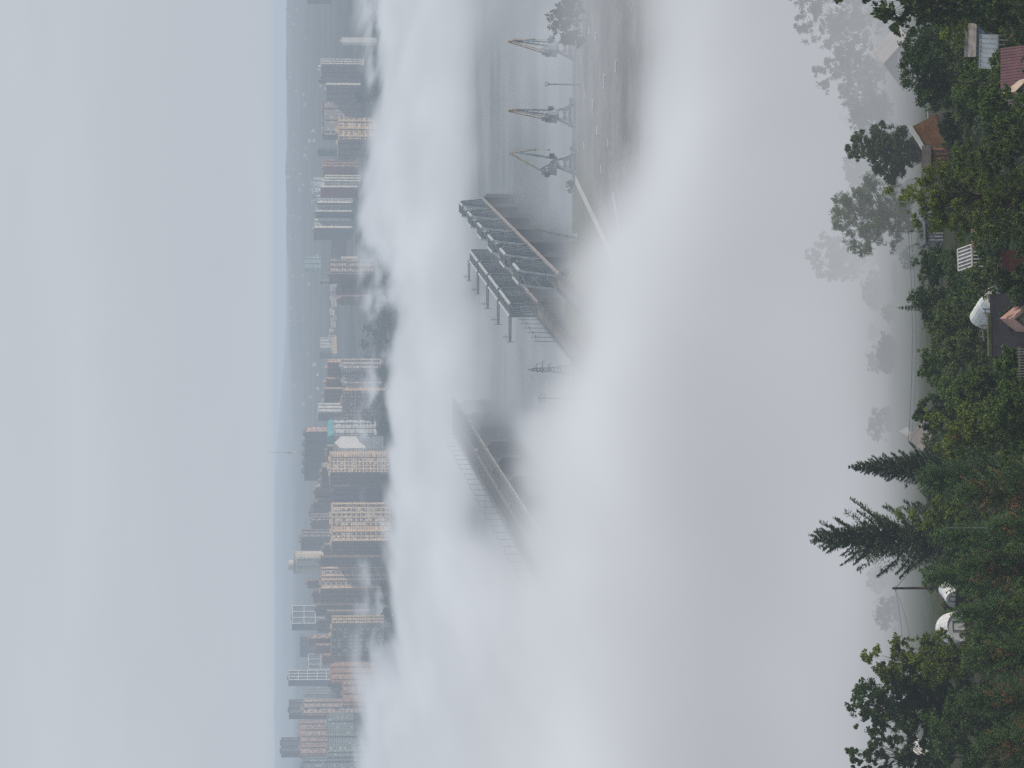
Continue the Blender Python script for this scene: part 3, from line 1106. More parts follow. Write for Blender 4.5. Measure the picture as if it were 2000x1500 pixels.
pole('short thin pole at the quay edge left of the floodlight mast', 1122, 155, 1362, 1.8)
pole('thin pole on the quay edge beside the lattice pylon', 1110, 707, 1355, 4.2)
for i, (yy, hh, dd, nm) in enumerate(((197, 1.6, 1.4, 'small grey switch cabinet on the quay edge right of the middle crane'), (290, 1.2, 1.0, 'low grey bollard box on the quay edge right of the nearest crane'))):
    p = at(1118, yy, 1361)
    b = MB(); b.box(-dd, -.7, 0, dd, .7, hh); b.box(-dd - .1, -.8, hh, dd + .1, .8, hh + .15)
    o = b.build('switch_cabinet', crane_grey); o.location = (p.x, 1361, ZQ); tag(o, nm, 'cabinet')

# dark floating crane boom and its cabin by the green bank
p = at(1122, 464, 1345)
t = thing('derrick_crane', 'dark leaning derrick boom with small white cabin in front of the truss bridge', 'crane', (p.x, 1340, 8))
b = MB()
tip = at(1045, 448, 1335) - t.location
foot = at(1150, 471, 1290) - t.location
foot.z = -.1
for dx in (-.35, .35):
    b.bar(foot + Vector((dx * 1.6, 0, 0)), tip + Vector((dx * .4, 0, 0)), .3, .4, .2, .25)
for i in range(14):
    q0, q1 = foot.lerp(tip, i / 14), foot.lerp(tip, (i + 1) / 14)
    b.bar(q0 + Vector((-.45, 0, 0)), q1 + Vector((.4, 0, 0)), .14)
b.build('boom', steel_dark, t)
MB().bar(tip + Vector((0, 0, .2)), tip + Vector((.4, 0, -3)), .14).build('hook_rope', steel_dark, t)
MB().box(-1.6, 0, 0, 1.6, 2.4, 2.6).build('cabin', mat((.6, .62, .62), .6, .1, .5), t)
MB().box(-1.7, -.1, 2.6, 1.7, 2.5, 2.8).build('roof', steel_pale, t)

# lattice pylon and a fainter mast
def pylon(label, px, py, Y, H, wb, arms, side):
    p = at(px, py, Y)
    t = thing('lattice_pylon', label, 'pylon', (p.x, Y, 8))
    b = MB()
    prof = [(0, wb), (H * .28, wb * .62), (H * .55, wb * .32), (H * .86, wb * .26), (H, .12)]
    lv = [H * i / 13 for i in range(14)]
    wz = [interp(z, prof) / 2 for z in lv]
    for i in range(13):
        for sx, sy in ((-1, -1), (1, -1), (1, 1), (-1, 1)):
            a, c = (sx * wz[i], sy * wz[i], lv[i] - (.3 if i == 0 else 0)), (sx * wz[i + 1], sy * wz[i + 1], lv[i + 1])
            b.bar(a, c, .26)
            nx, ny = -sy, sx
            if i < 12:
                b.bar((sx * wz[i], sy * wz[i], lv[i]), (nx * wz[i + 1], ny * wz[i + 1], lv[i + 1]), .14)
                b.bar((nx * wz[i], ny * wz[i], lv[i]), (sx * wz[i + 1], sy * wz[i + 1], lv[i + 1]), .14)
    b.build('tower', steel_dark, t)
    for z, l in arms:
        b = MB()
        wv = interp(z, prof) / 2
        for s in side:
            b.bar((0, -wv, z), (s * l, 0, z), .2); b.bar((0, wv, z), (s * l, 0, z), .2); b.bar((0, 0, z + 1.3), (s * l, 0, z), .14)
            b.bar((s * l, 0, z), (s * l, 0, z - 1.4), .14)
        b.build('cross_arm', steel_dark, t)
    return t
pylon('lattice power pylon on the near quay between the railway and the road bridge', 1112, 722, 1372 - 14, 21.8, 5.6, [(11.5, 3.0), (14.8, 4.2), (17.6, 3.0)], (1, -.35))
pylon('faint slim mast in the fog left of the lattice pylon', 1118, 778, 1352, 17.5, 1.2, [(16.2, 2.2), (14.4, 1.6)], (1, -1))

# far quay wall seen faintly through the fog, with its block at the left end
p0, p1 = on(893, 262, 2), on(893, 70, 2)
t = thing('breakwater', 'long dark breakwater with a blockhouse, faint in the fog behind the cranes', 'breakwater', (p0.x, 2330, 0))
b = MB(); b.box(0, 0, -3, p1.x - p0.x, 8, 4.2); b.build('wall', steel_dark, t)
b = MB(); b.box(-1, -.5, -3, 20, 8.5, 6.5); b.build('blockhouse', steel_dark, t)
# dark far quay base below the fog bank
# quayside trees
leaf_haze = leaf_mat('leaves_quayside', (.035, .055, .022), (.075, .10, .035))
bark = mat((.07, .055, .045), .95, .3, 2)
def plant_tree(meshes, name, label, x, y, z, rz=0, s=1.0, group=None, lmat=None, cat='tree', bmat=None):
    cr, tr = meshes
    t = thing(name, label, cat, (x, y, z), rz, group)
    t.scale = (s, s, s)
    c = link('crown', cr, lmat, t)
    if tr is not None: link('trunk', tr, bmat or bark, t)
    return t
big = broadleaf(11, 17.5, 19, .10, 9000, .75, 60, .7)
mid = broadleaf(12, 12, 11, .12, 5000, .7, 40, .7)
pxs = [(1148, 40, 1300, big, 'broad dark green tree on the quay, largest beside the right-hand crane', 0),
       (1140, 5, 1312, mid, 'dark tree at the far right of the quayside clump', 2.0),
       (1146, 78, 1306, mid, 'small dark tree at the foot of the right-hand portal crane', 4.0)]
for px, py, Y, m_, lb, rz in pxs:
    p = at(px, py, Y)
    plant_tree(m_, 'tree', lb, p.x, Y, 7.9, rz, .8 if m_ is mid and py > 50 else 1.0, 'dark trees on the quay', leaf_haze)
sm = broadleaf(13, 4.2, 6.2, .05, 1600, .5, 20, .7)
p = at(1124, 362, 1352)
plant_tree(sm, 'bush', 'small round bush at the quay corner by the pale road', p.x, 1352, 7.8, 0, 1, None, leaf_haze, 'bush')

# low stacks of pale slabs standing in for pale streaks on the quay
standin_slab_m = mat((.55, .55, .53), .85, .15, .5)
ks = random.Random(9)
first = None
for i, (px, py, L_) in enumerate(((1138, 117, 3.6), (1146, 185, 2.4), (1160, 205, 3.0), (1168, 255, 2.6), (1182, 160, 4.2), (1190, 278, 2.2), (1152, 60, 2.0), (1205, 130, 3.2), (1176, 330, 2.6), (1143, 283, 2.2), (1166, 72, 2.6))):
    q = on(px, py, 8.0)
    if first is None:
        first = thing('standin_slab_stack', 'low stack of pale concrete slabs standing in for a pale streak on the quay', 'slab stack', q, 0, 'slab stacks standing in for pale streaks on the quay')
        for j in range(3):
            MB().box(-1.5, -.9, .02 + j * .32, 1.5, .9, .26 + j * .32).build('standin_slab', standin_slab_m, first)
            b = MB()
            for s in (-1.0, 1.0): b.box(s - .06, -.9, .263 + j * .32, s + .06, .9, .337 + j * .32)
            if j < 2: b.build('standin_spacer', steel_dark, first)
        o = first
    else:
        o = copy_tree(first)
    o.location = (q.x, q.y, terrain(q.x, q.y)); o.scale = (L_ / 2, 1, .8); o.rotation_euler = (0, 0, ks.uniform(-.3, .3))

# ------------------------------------------------------------------ the city on the far bank
def tone(c, k): return tuple(min(1, x * k) for x in c)
W_CREAM = (.60, .46, .33)
W_WHITE = (.72, .70, .66)
W_BROWN = (.25, .175, .145)
W_PURP = (.215, .165, .175)
W_GREY = (.27, .26, .26)
W_BLUE = (.22, .27, .33)
W_DARK = (.085, .095, .125)
W_PINK = (.44, .27, .22)
W_SALM = (.40, .26, .20)
W_TEAL = (.24, .285, .30)
win_mat = mat((.115, .112, .118), .25, .2, .3)
win_pale = mat((.45, .45, .44), .4, .15, .3)
roof_m = mat((.17, .16, .16), .9, .2, .1)
rc_city = random.Random(5)

def block(label, v0, v1, yr, yc, yl, Y, wall, side=None, bay=3.4, flo=3.0, wr=.5, hr=.5, pale=.2, band=None, ang=28, name='apartment_block',
          cat='apartment block', pent=1, strips=None, strip_col=W_WHITE, rows=None, win=None, lines=None, cap=None, group=None, stepped=0, parapet=True):
    """a slab: nearest corner at picture row yc, its right face out to yr, its left face out to yl; side is mostly a shaded tone of wall"""
    a = R(ang)
    p = at(v1, yc, Y)
    k = Y / F
    w = max(1.5, (yc - yr) * k / math.cos(a))
    d = max(1.5, (yl - yc) * k / math.sin(a))
    d0 = d
    d = max(d, 9.0) if yl - yc < 8 else d
    ztop = p.z + (v1 - v0) * k
    zb = min(p.z, terrain(p.x, Y), terrain(p.x + w * math.cos(a), Y + w * math.sin(a)), terrain(p.x - d * math.sin(a), Y + d * math.cos(a))) - .8
    h = ztop - zb
    t = thing(name, label, cat, (p.x, Y, zb), a, group)
    fm = facade(wall, win or (.06, .065, .08), bay, flo, wr, hr, pale, band=band)
    b = MB()
    if side is None:
        b.box(0, 0, 0, w, d, h)
        b.build('wall', fm, t)
    else:
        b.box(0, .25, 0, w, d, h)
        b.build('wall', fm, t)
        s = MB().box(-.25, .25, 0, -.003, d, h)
        s.build('side_wall', facade(side, win or (.05, .055, .07), bay, flo, wr * .7, hr * .8, .08), t)  # on most blocks the left face's shade is put into its colour
        s = MB().box(0, 0, 0, w, .247, h)
        s.build('front_wall', fm, t)
    if parapet:
        b = MB()
        e = .35
        for (x0, y0, x1, y1) in ((-e, -e, w + e, .5), (-e, d - .5, w + e, d + e), (-e, .502, .5, d - .502), (w - .5, .502, w + e, d - .502)):
            b.box(x0, y0, h + .003, x1, y1, h + 1.0)
        b.build('parapet', mat(cap or tone(wall, .75), .85, .15, .2), t)
    for i in range(pent):
        pw = max(2.5, min(7, w * .3))
        x = w * (i + .5) / pent - pw / 2 + rc_city.uniform(-1, 1)
        y = d * rc_city.uniform(.25, .45)
        b = MB().box(x, y, h + .003, x + pw, y + min(6, d * .4), h + rc_city.uniform(2.4, 4.2))
        b.box(x + pw * .3, y + 1, h + 4.2, x + pw * .3 + .25, y + 1.25, h + 6.0)
        b.build('stair_head', mat(tone(wall, .8), .85, .15, .2), t)
    if strips is None and name == 'apartment_block' and yc - yr >= 12 and v1 - v0 > 25:
        strips, strip_col = ((.10, .20), (.45, .55), (.80, .90)), tone(wall, .98)
    if side is not None and yl - yc >= 24 and not (rows and rows[0] == 'side'):
        for f0 in (.22, .5, .78):          # stair bays along the shaded side
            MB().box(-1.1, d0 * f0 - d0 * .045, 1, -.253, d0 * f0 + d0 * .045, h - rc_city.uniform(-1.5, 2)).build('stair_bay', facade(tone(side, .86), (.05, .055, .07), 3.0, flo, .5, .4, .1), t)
    if strips:                 # projecting balcony stacks up the front
        for (f0, f1) in strips:
            b = MB().box(w * f0, -1.1, flo, w * f1, -.003, h - .4)
            sm = facade(strip_col, win or (.06, .065, .08), max(2.2, w * (f1 - f0) * .9), flo, .55, .42, .25)
            b.build('balcony_stack', sm, t)
    for f0 in (lines or ()):   # dark strips on the wall standing in for recesses between window strips
        MB().box(w * f0 - .5, -.12, 1, w * f0 + .5, -.003, h - 1).build('dark_strip', mat((.16, .115, .10), .9, .1, .3), t)
    if rows:                   # separate windows on one face: (face, columns, rows, pale share)
        face, nc, nr, ps = rows
        span = w if face == 'front' else d0
        ww, hh = span / nc * .5, h / nr * .5
        me = MB().box(-ww / 2, -.1, -hh / 2, ww / 2, .05, hh / 2).mesh('window')
        me.materials.append(win_mat)
        me2 = MB().box(-ww / 2, -.1, -hh / 2, ww / 2, .05, hh / 2).mesh('window')
        me2.materials.append(win_pale)
        for i in range(nc):
            for j in range(nr):
                o = link('window', me2 if rc_city.random() < ps else me, None, t)
                o['kind'] = ''
                del o['kind']
                x, z = span * (i + .5) / nc, h * (j + .6) / nr
                if face == 'front':
                    o.location = (x, -.03, z)
                else:
                    o.rotation_euler = (0, 0, -PI / 2)
                    o.location = (-.28 if side is not None else -.03, x, z)
    return t

B = block
# far right of the picture's top: hazy blocks of the right-hand districts
B('dark grey block cut by the top edge of the picture, on the hazy slope', 602, 650, -40, -12, 4, 4700, W_DARK)
B('pale box building with bright frame and grey shaded left face', 628, 692, 114, 127, 152, 3900, W_WHITE, W_GREY, pent=2)
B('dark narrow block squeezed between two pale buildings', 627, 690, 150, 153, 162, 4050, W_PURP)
B('grey block with one sunlit white edge', 638, 690, 162, 166, 196, 3950, W_WHITE, W_GREY)
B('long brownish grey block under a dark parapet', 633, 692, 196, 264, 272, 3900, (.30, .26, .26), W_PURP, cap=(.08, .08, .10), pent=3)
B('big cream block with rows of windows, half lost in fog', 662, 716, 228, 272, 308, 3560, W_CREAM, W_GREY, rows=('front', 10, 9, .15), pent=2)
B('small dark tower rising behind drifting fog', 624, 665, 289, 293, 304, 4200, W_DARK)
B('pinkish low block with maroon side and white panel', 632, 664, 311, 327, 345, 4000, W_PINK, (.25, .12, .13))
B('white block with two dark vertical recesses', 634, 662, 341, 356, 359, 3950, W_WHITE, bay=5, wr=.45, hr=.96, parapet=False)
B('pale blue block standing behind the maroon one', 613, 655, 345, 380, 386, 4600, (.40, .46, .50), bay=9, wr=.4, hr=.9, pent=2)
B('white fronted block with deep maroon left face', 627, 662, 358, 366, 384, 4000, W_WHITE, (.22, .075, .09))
for i, (a, b_, c, v0, nm) in enumerate(((381, 397, 400, 619, 'grey tower with white vertical piers, first from the maroon block'),
                                        (400, 414, 424, 617, 'grey tower with white vertical piers, second from the maroon block'),
                                        (427, 446, 467, 614, 'grey tower with white piers and broad shaded side, third from the maroon block'))):
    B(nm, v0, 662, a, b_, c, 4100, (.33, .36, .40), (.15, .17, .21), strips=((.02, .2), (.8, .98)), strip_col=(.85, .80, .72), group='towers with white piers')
B('long low dark violet slab in front of the distant haze', 650, 662, 440, 443, 498, 4250, W_PURP, pent=0)
B('faint blue slab far behind the round-fronted block', 596, 650, 500, 526, 530, 5200, (.25, .33, .37))
# block with three rounded fronts
Y = 4000
p = at(662, 527, Y)
t = thing('apartment_block', 'pinkish white block with three rounded bays and a shaded side', 'apartment block', (p.x, Y, terrain(p.x, Y) - 14), R(24))
h = (660 - 616) * Y / F + 8
rw = 7.4 * Y / F / .91
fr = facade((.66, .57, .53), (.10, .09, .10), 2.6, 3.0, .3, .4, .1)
for i in range(3):
    b = MB()
    n = 10
    x0 = i * rw * 1.25
    b.prism([(x0 + rw / 2 - rw / 2 * math.cos(PI * k / n), -rw * .5 * math.sin(PI * k / n)) for k in range(n + 1)] + [(x0 + rw, 3), (x0, 3)], 0, h - i * 1.0)
    b.build('rounded_bay', fr, t)
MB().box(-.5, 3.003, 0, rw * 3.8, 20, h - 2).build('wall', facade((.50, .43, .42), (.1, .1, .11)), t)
b = MB(); b.box(-.9, 3.2, 0, -.503, 6.2, h - 1); b.box(-.9, 17, 0, -.503, 20, h - 1); b.box(-.9, 6.2, h - 5, -.503, 17, h - 1)
b.build('side_frame', mat((.26, .16, .16), .8, .1, .2), t)  # frame on the left side, its shade put into the colour
B('grey latticed annexe at the left foot of the round-fronted block', 627, 660, 546, 549, 554, 4050, W_GREY, pent=0)
B('squat brown block with pale window bands', 645, 704, 506, 535, 553, 3650, (.27, .22, .21), W_PURP, bay=2.4, flo=3.4, wr=.94, hr=.42, pale=.85, pent=2)
B('small grey far building beside white cottages', 626, 650, 687, 690, 700, 4700, W_DARK, pent=0)
B('small pale far building with white panels', 627, 650, 659, 680, 687, 4720, (.52, .52, .52), bay=6, wr=.4, hr=.9, pent=0)
B('low cream terrace catching the sun', 650, 656, 655, 690, 693, 4480, (.62, .50, .34), bay=5, wr=.3, hr=.6, pent=0)
# the violet row
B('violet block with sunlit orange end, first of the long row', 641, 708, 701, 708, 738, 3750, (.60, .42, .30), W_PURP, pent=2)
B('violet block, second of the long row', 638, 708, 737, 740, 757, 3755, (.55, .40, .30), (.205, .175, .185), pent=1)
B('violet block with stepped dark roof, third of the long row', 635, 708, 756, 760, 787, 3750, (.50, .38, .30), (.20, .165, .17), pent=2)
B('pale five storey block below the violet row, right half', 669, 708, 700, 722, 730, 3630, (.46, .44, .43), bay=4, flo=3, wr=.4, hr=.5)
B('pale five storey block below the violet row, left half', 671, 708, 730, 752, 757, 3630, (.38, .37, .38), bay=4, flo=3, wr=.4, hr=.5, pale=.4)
B('brown block with thin sunlit orange edge and pale window bands, veiled by fog', 671, 746, 757, 763, 821, 3560, (.60, .40, .28), (.25, .20, .20), rows=('side', 8, 12, .5), flo=3.2, pent=3)
B('small white fronted block with lattice facade below a dark dome', 622, 660, 787, 806, 822, 4300, (.72, .72, .70), W_DARK, bay=3, wr=.5, hr=.7, pent=0)
p = at(640, 811, 4320)
t = thing('domed_hall', 'low dark dome behind the white lattice facade', 'hall', (p.x, 4320, terrain(p.x, 4320) - 1))
b = MB(); n = 16
rings = [[(11 * math.cos(q) * math.cos(2 * PI * i / n), 11 * math.cos(q) * math.sin(2 * PI * i / n), 14 + 8 * math.sin(q)) for i in range(n)] for q in (0, .35, .7, 1.05, 1.4)]
for ra, rb in zip(rings, rings[1:]):
    for i in range(n): b.face([ra[i], ra[(i + 1) % n], rb[(i + 1) % n], rb[i]])
b.build('dome', mat((.10, .12, .15), .6, .15, .2), t)
MB().prism([(10.6 * math.cos(2 * PI * i / n), 10.6 * math.sin(2 * PI * i / n)) for i in range(n)], 0, 14.2).build('drum', facade((.3, .3, .31)), t)
def gable_house(name, label, cat, loc, rz, w, d, h, rh, wall_m, roof_mm, over=.5, th=.25, wins=(), ridge='x', group=None, chimney=None, win_frame=None, win_pane=None, zdown=1.0, ribs=0):
    """gable ends at x=0 and x=w when ridge is 'x' (ridge along x); y=0 is the front"""
    t = thing(name, label, cat, loc, rz, group)
    b = MB()
    b.box(0, 0, -zdown, w, d, h)
    for x0, x1 in ((0, .12), (w - .12, w)):
        b.hexa([(x0, 0, h), (x1, 0, h), (x1, d, h), (x0, d, h), (x0, d / 2 - .01, h + rh), (x1, d / 2 - .01, h + rh), (x1, d / 2 + .01, h + rh), (x0, d / 2 + .01, h + rh)])
    b.build('wall', wall_m, t)
    sl = math.hypot(d / 2, rh)
    nz, ny = (d / 2) / sl, rh / sl
    for s in (-1, 1):
        ye = d / 2 + s * (d / 2 + over)
        ze = h - rh * over / (d / 2)
        b = MB()
        ea, eb = Vector((-over, ye, ze + .05)), Vector((w + over, ye, ze + .05))
        ra, rb = Vector((-over, d / 2 + s * .003, h + rh + .05)), Vector((w + over, d / 2 + s * .003, h + rh + .05))
        up = Vector((0, 0, th))
        b.hexa([ea, eb, rb, ra, ea + up, eb + up, rb + up, ra + up])
        for i in range(ribs):
            x = -over + (w + 2 * over) * (i + .5) / ribs
            q0, q1 = Vector((x, ye, ze + .06 + th)), Vector((x, d / 2 + s * .02, h + rh + .06 + th))
            b.bar(q0, q1, (w + 2 * over) / ribs * .4, .07)
        b.build('roof', roof_mm, t)
    for (x, z, ww, hh, face) in wins:
        f = MB()
        if face == 'front': bx = lambda o, a: o.box(x - ww / 2 - a, -.08 - a * .3, z - hh / 2 - a, x + ww / 2 + a, .05, z + hh / 2 + a)
        elif face == 'left': bx = lambda o, a: o.box(-.08 - a * .3, x - ww / 2 - a, z - hh / 2 - a, .05, x + ww / 2 + a, z + hh / 2 + a)
        else: bx = lambda o, a: o.box(w - .05, x - ww / 2 - a, z - hh / 2 - a, w + .08 + a * .3, x + ww / 2 + a, z + hh / 2 + a)
        # frame of four bars with the pane set inside
        if face == 'front':
            for q in ((x - ww / 2 - .14, z - hh / 2 - .14, x - ww / 2, z + hh / 2 + .14), (x + ww / 2, z - hh / 2 - .14, x + ww / 2 + .14, z + hh / 2 + .14), (x - ww / 2, z + hh / 2, x + ww / 2, z + hh / 2 + .14), (x - ww / 2, z - hh / 2 - .14, x + ww / 2, z - hh / 2)):
                f.box(q[0], -.1, q[1], q[2], .02, q[3])
            pn = MB().box(x - ww / 2, -.04, z - hh / 2, x + ww / 2, .02, z + hh / 2)
        else:
            X0, X1 = (-.1, .02) if face == 'left' else (w - .02, w + .1)
            for q in ((x - ww / 2 - .14, z - hh / 2 - .14, x - ww / 2, z + hh / 2 + .14), (x + ww / 2, z - hh / 2 - .14, x + ww / 2 + .14, z + hh / 2 + .14), (x - ww / 2, z + hh / 2, x + ww / 2, z + hh / 2 + .14), (x - ww / 2, z - hh / 2 - .14, x + ww / 2, z - hh / 2)):
                f.box(X0, q[0], q[1], X1, q[2], q[3])
            pn = MB().box(-.04 if face == 'left' else w - .02, x - ww / 2, z - hh / 2, .02 if face == 'left' else w + .04, x + ww / 2, z + hh / 2)
        wo_ = f.build('window', win_frame or mat((.75, .74, .72), .6, .08, 1), t)
        pn.build('pane', win_pane or glass, wo_)
    if chimney:
        cx, cy = chimney
        MB().box(cx - .3, cy - .3, h + rh * .4, cx + .3, cy + .3, h + rh + .9).build('chimney', mat((.3, .2, .17), .9, .2, 2), t)
    return t
def city_gable(label, v_eave, v1, vr, y0, y1, Y, depth, wall, roofc, name='hall', cat='hall', rz=90, wm=None):
    """gable end towards the camera"""
    k = Y / F
    w = (y1 - y0) * k
    p = at(v1, y1, Y)
    zb = min(p.z, terrain(p.x, Y)) - 1
    h, rh = at(v_eave, y1, Y).z - zb, (v_eave - vr) * k
    # ridge runs away from the camera: local x is depth, local y is width
    return gable_house(name, label, cat, (p.x + w, Y, zb), R(rz), depth, w, h, rh, wm or mat(wall, .8, .1, .05), mat(roofc, .8, .15, .1), .6, .3)
city_gable('white hall with a broad gable front under a beige roof', 664, 696, 652, 852, 877, 3600, 60, (.78, .78, .78), (.36, .33, .31), rz=112)
city_gable('dark brown hall roof among the riverside trees', 668, 700, 657, 579, 598, 3650, 40, (.2, .16, .15), (.17, .13, .125), rz=60)
city_gable('small white gabled house above the dark grove at the right', 666, 690, 661, 73, 83, 3700, 16, (.75, .74, .70), (.3, .28, .27), 'house', 'house', rz=96)
# turquoise roofed block
t = B('white and blue block under a turquoise roof', 651, 690, 821, 849, 853, 3700, (.55, .58, .60), bay=5, flo=4.4, wr=.5, hr=.55, pale=.5, pent=0, parapet=False)
k = 3700 / F
wq = 28 * k / math.cos(R(28))
hq = (690 - 651) * k + max(0, at(690, 849, 3700).z - t.location.z)
MB().hexa([(-1, -1, hq), (wq + 1, -1, hq), (wq + 1, 20, hq), (-1, 20, hq), (-1, 2, hq + 6.5), (wq + 1, 2, hq + 6.5), (wq + 1, 17, hq + 7), (-1, 17, hq + 7)]).build('roof', mat((.06, .30, .36), .6, .15, .1), t)
# big dark slab with dormers
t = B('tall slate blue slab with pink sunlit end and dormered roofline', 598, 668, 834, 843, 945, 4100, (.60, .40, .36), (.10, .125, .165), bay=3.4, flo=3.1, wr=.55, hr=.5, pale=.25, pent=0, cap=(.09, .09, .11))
k = 4100 / F
dl, hl = 102 * k / math.sin(R(28)), (668 - 598) * k + max(0, at(668, 843, 4100).z - t.location.z)
for f in (.10, .30, .50, .68, .86):
    b = MB()
    q = dl * f
    b.hexa([(1, q - 6, hl + 1.003), (10, q - 6, hl + 1.003), (10, q + 6, hl + 1.003), (1, q + 6, hl + 1.003), (4, q - 2, hl + 5.5), (8, q - 2, hl + 5.5), (8, q + 2, hl + 5.5), (4, q + 2, hl + 5.5)])
    b.build('dormer', mat((.10, .10, .12), .8, .2, .2), t)
for f in (.2, .4, .6, .8):
    MB().box(-1.2, dl * f - 2, 6, -.253, dl * f + 2, hl - 3).build('bay_strip', mat((.065, .075, .10), .7, .1, .2), t)
# television mast far away
p = at(596, 884, 5600)
t = thing('television_mast', 'thin red and white television mast rising above the skyline', 'mast', (p.x, 5600, terrain(p.x, 5600) - 1))
hm = at(525, 884, 5600).z - t.location.z
rw_ = [mat((.32, .12, .11), .7, .1, .1), mat((.40, .38, .40), .7, .1, .1)]
for i in range(8):
    z0, z1 = hm * i / 8, hm * (i + 1) / 8
    w0, w1 = interp(z0 / hm, [(0, 7.5), (.22, 3.2), (.6, 1.7), (1, .5)]), interp(z1 / hm, [(0, 7.5), (.22, 3.2), (.6, 1.7), (1, .5)])
    MB().tube([(0, 0, z0), (0, 0, z1)], [w0 / 2, w1 / 2], 8).build('mast_section', rw_[i % 2], t)
for f, r in ((.22, 3.0), (.55, 2.6), (.62, 2.2)):
    MB().tube([(0, 0, hm * f), (0, 0, hm * f + 2.5)], r, 10).build('platform', rw_[0], t)

# the dense quarter left of centre
B('tall cream block with orange lit fronts and violet shaded left side', 646, 740, 881, 922, 949, 3520, (.60, .47, .34), (.20, .17, .18), rows=('front', 6, 16, .15), pent=3, strips=((.70, .98),), strip_col=(.62, .47, .35), flo=2.9)
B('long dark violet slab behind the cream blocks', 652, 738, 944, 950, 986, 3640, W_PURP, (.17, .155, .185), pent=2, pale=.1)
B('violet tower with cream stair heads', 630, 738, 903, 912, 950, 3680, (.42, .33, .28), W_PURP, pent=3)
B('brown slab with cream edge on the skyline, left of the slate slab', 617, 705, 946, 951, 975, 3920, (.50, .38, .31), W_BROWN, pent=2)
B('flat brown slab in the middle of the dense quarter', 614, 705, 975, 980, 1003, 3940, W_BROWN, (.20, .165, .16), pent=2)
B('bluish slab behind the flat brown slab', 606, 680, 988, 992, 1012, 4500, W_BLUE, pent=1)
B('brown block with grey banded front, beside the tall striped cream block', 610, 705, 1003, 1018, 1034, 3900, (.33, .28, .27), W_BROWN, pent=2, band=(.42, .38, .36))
B('wide cream block of eight window strips with brown shaded left face', 649, 744, 983, 1057, 1086, 3480, (.60, .47, .35), (.22, .18, .17), rows=('front', 8, 12, .25), flo=2.9, pent=4, lines=(.10, .17, .40, .50, .60, .70, .80, .90),
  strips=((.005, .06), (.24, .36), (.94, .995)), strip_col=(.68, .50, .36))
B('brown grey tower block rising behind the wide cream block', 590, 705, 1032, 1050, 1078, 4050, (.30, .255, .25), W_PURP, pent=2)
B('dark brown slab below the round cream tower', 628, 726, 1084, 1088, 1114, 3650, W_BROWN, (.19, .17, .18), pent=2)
# round cream tower
p = at(660, 1098, 4300)
t = thing('round_tower', 'pale cream round tower with a white crown', 'apartment tower', (p.x, 4300, terrain(p.x, 4300) - 2))
k = 4300 / F
h = at(573, 1098, 4300).z - t.location.z
rr = 22 * k
n = 20
MB().prism([(rr * math.cos(2 * PI * i / n), rr * .8 * math.sin(2 * PI * i / n)) for i in range(n)], 0, h).build('wall', facade((.58, .53, .42), (.12, .12, .13), 4.0, 3.2, .4, .45, .2), t)
MB().prism([(rr * .45 * math.cos(2 * PI * i / n) - 4, rr * .4 * math.sin(2 * PI * i / n)) for i in range(n)], h + .003, h + 7.5).build('crown', mat((.55, .53, .50), .8, .12, .2), t)
b = MB()
b.prism([(rr * 1.03 * math.cos(2 * PI * i / n), rr * .83 * math.sin(2 * PI * i / n)) for i in range(n)], h - 2.2, h - .6)
b.build('cornice', mat((.30, .27, .25), .8, .12, .2), t)
for f in (-.35, .3):
    MB().box(rr * f - 1.6, -rr * .86, 4, rr * f + 1.6, -rr * .70, h - 5).build('balcony_stack', mat((.20, .22, .23), .7, .1, .2), t)
B('cream and brown block with sunlit balcony stacks and violet shaded left face', 628, 726, 1108, 1150, 1183, 3500, (.36, .29, .27), (.22, .18, .17), rows=('front', 6, 14, .35), pent=3,
  strips=((.02, .12), (.38, .46), (.56, .66), (.90, .99)), strip_col=(.64, .47, .36), flo=2.9)
B('brown block peeping over the striped block, right', 603, 705, 1130, 1134, 1150, 3820, W_BROWN, (.21, .17, .165), pent=1)
B('stepped brown block over the striped block, left', 614, 705, 1150, 1154, 1180, 3800, W_BROWN, (.225, .18, .17), pent=3)
for i, (v0, yr, yc, yl, Y, wl, sd_) in enumerate(((640, 868, 872, 905, 3780, (.42, .33, .28), W_PURP), (634, 1060, 1064, 1092, 3850, (.36, .29, .26), W_BROWN), (648, 990, 994, 1030, 3720, (.34, .28, .25), (.21, .17, .165)),
                                            (640, 1190, 1194, 1226, 3800, (.36, .28, .25), (.24, .19, .175)), (655, 1292, 1297, 1318, 3680, (.40, .27, .23), (.28, .2, .18)), (628, 925, 929, 958, 3820, (.40, .32, .28), W_PURP))):
    B(('violet slab peeping out right of the tall cream block', 'brown slab wedged behind the tower block and the round tower', 'dark slab just above the wide cream block', 'brown slab on the right of the great grey block',
       'reddish slab between the stepped roofs and the salmon hall', 'violet slab under the left end of the slate blue slab')[i], v0, 730, yr, yc, yl, Y, wl, sd_, pent=2, pale=.12)
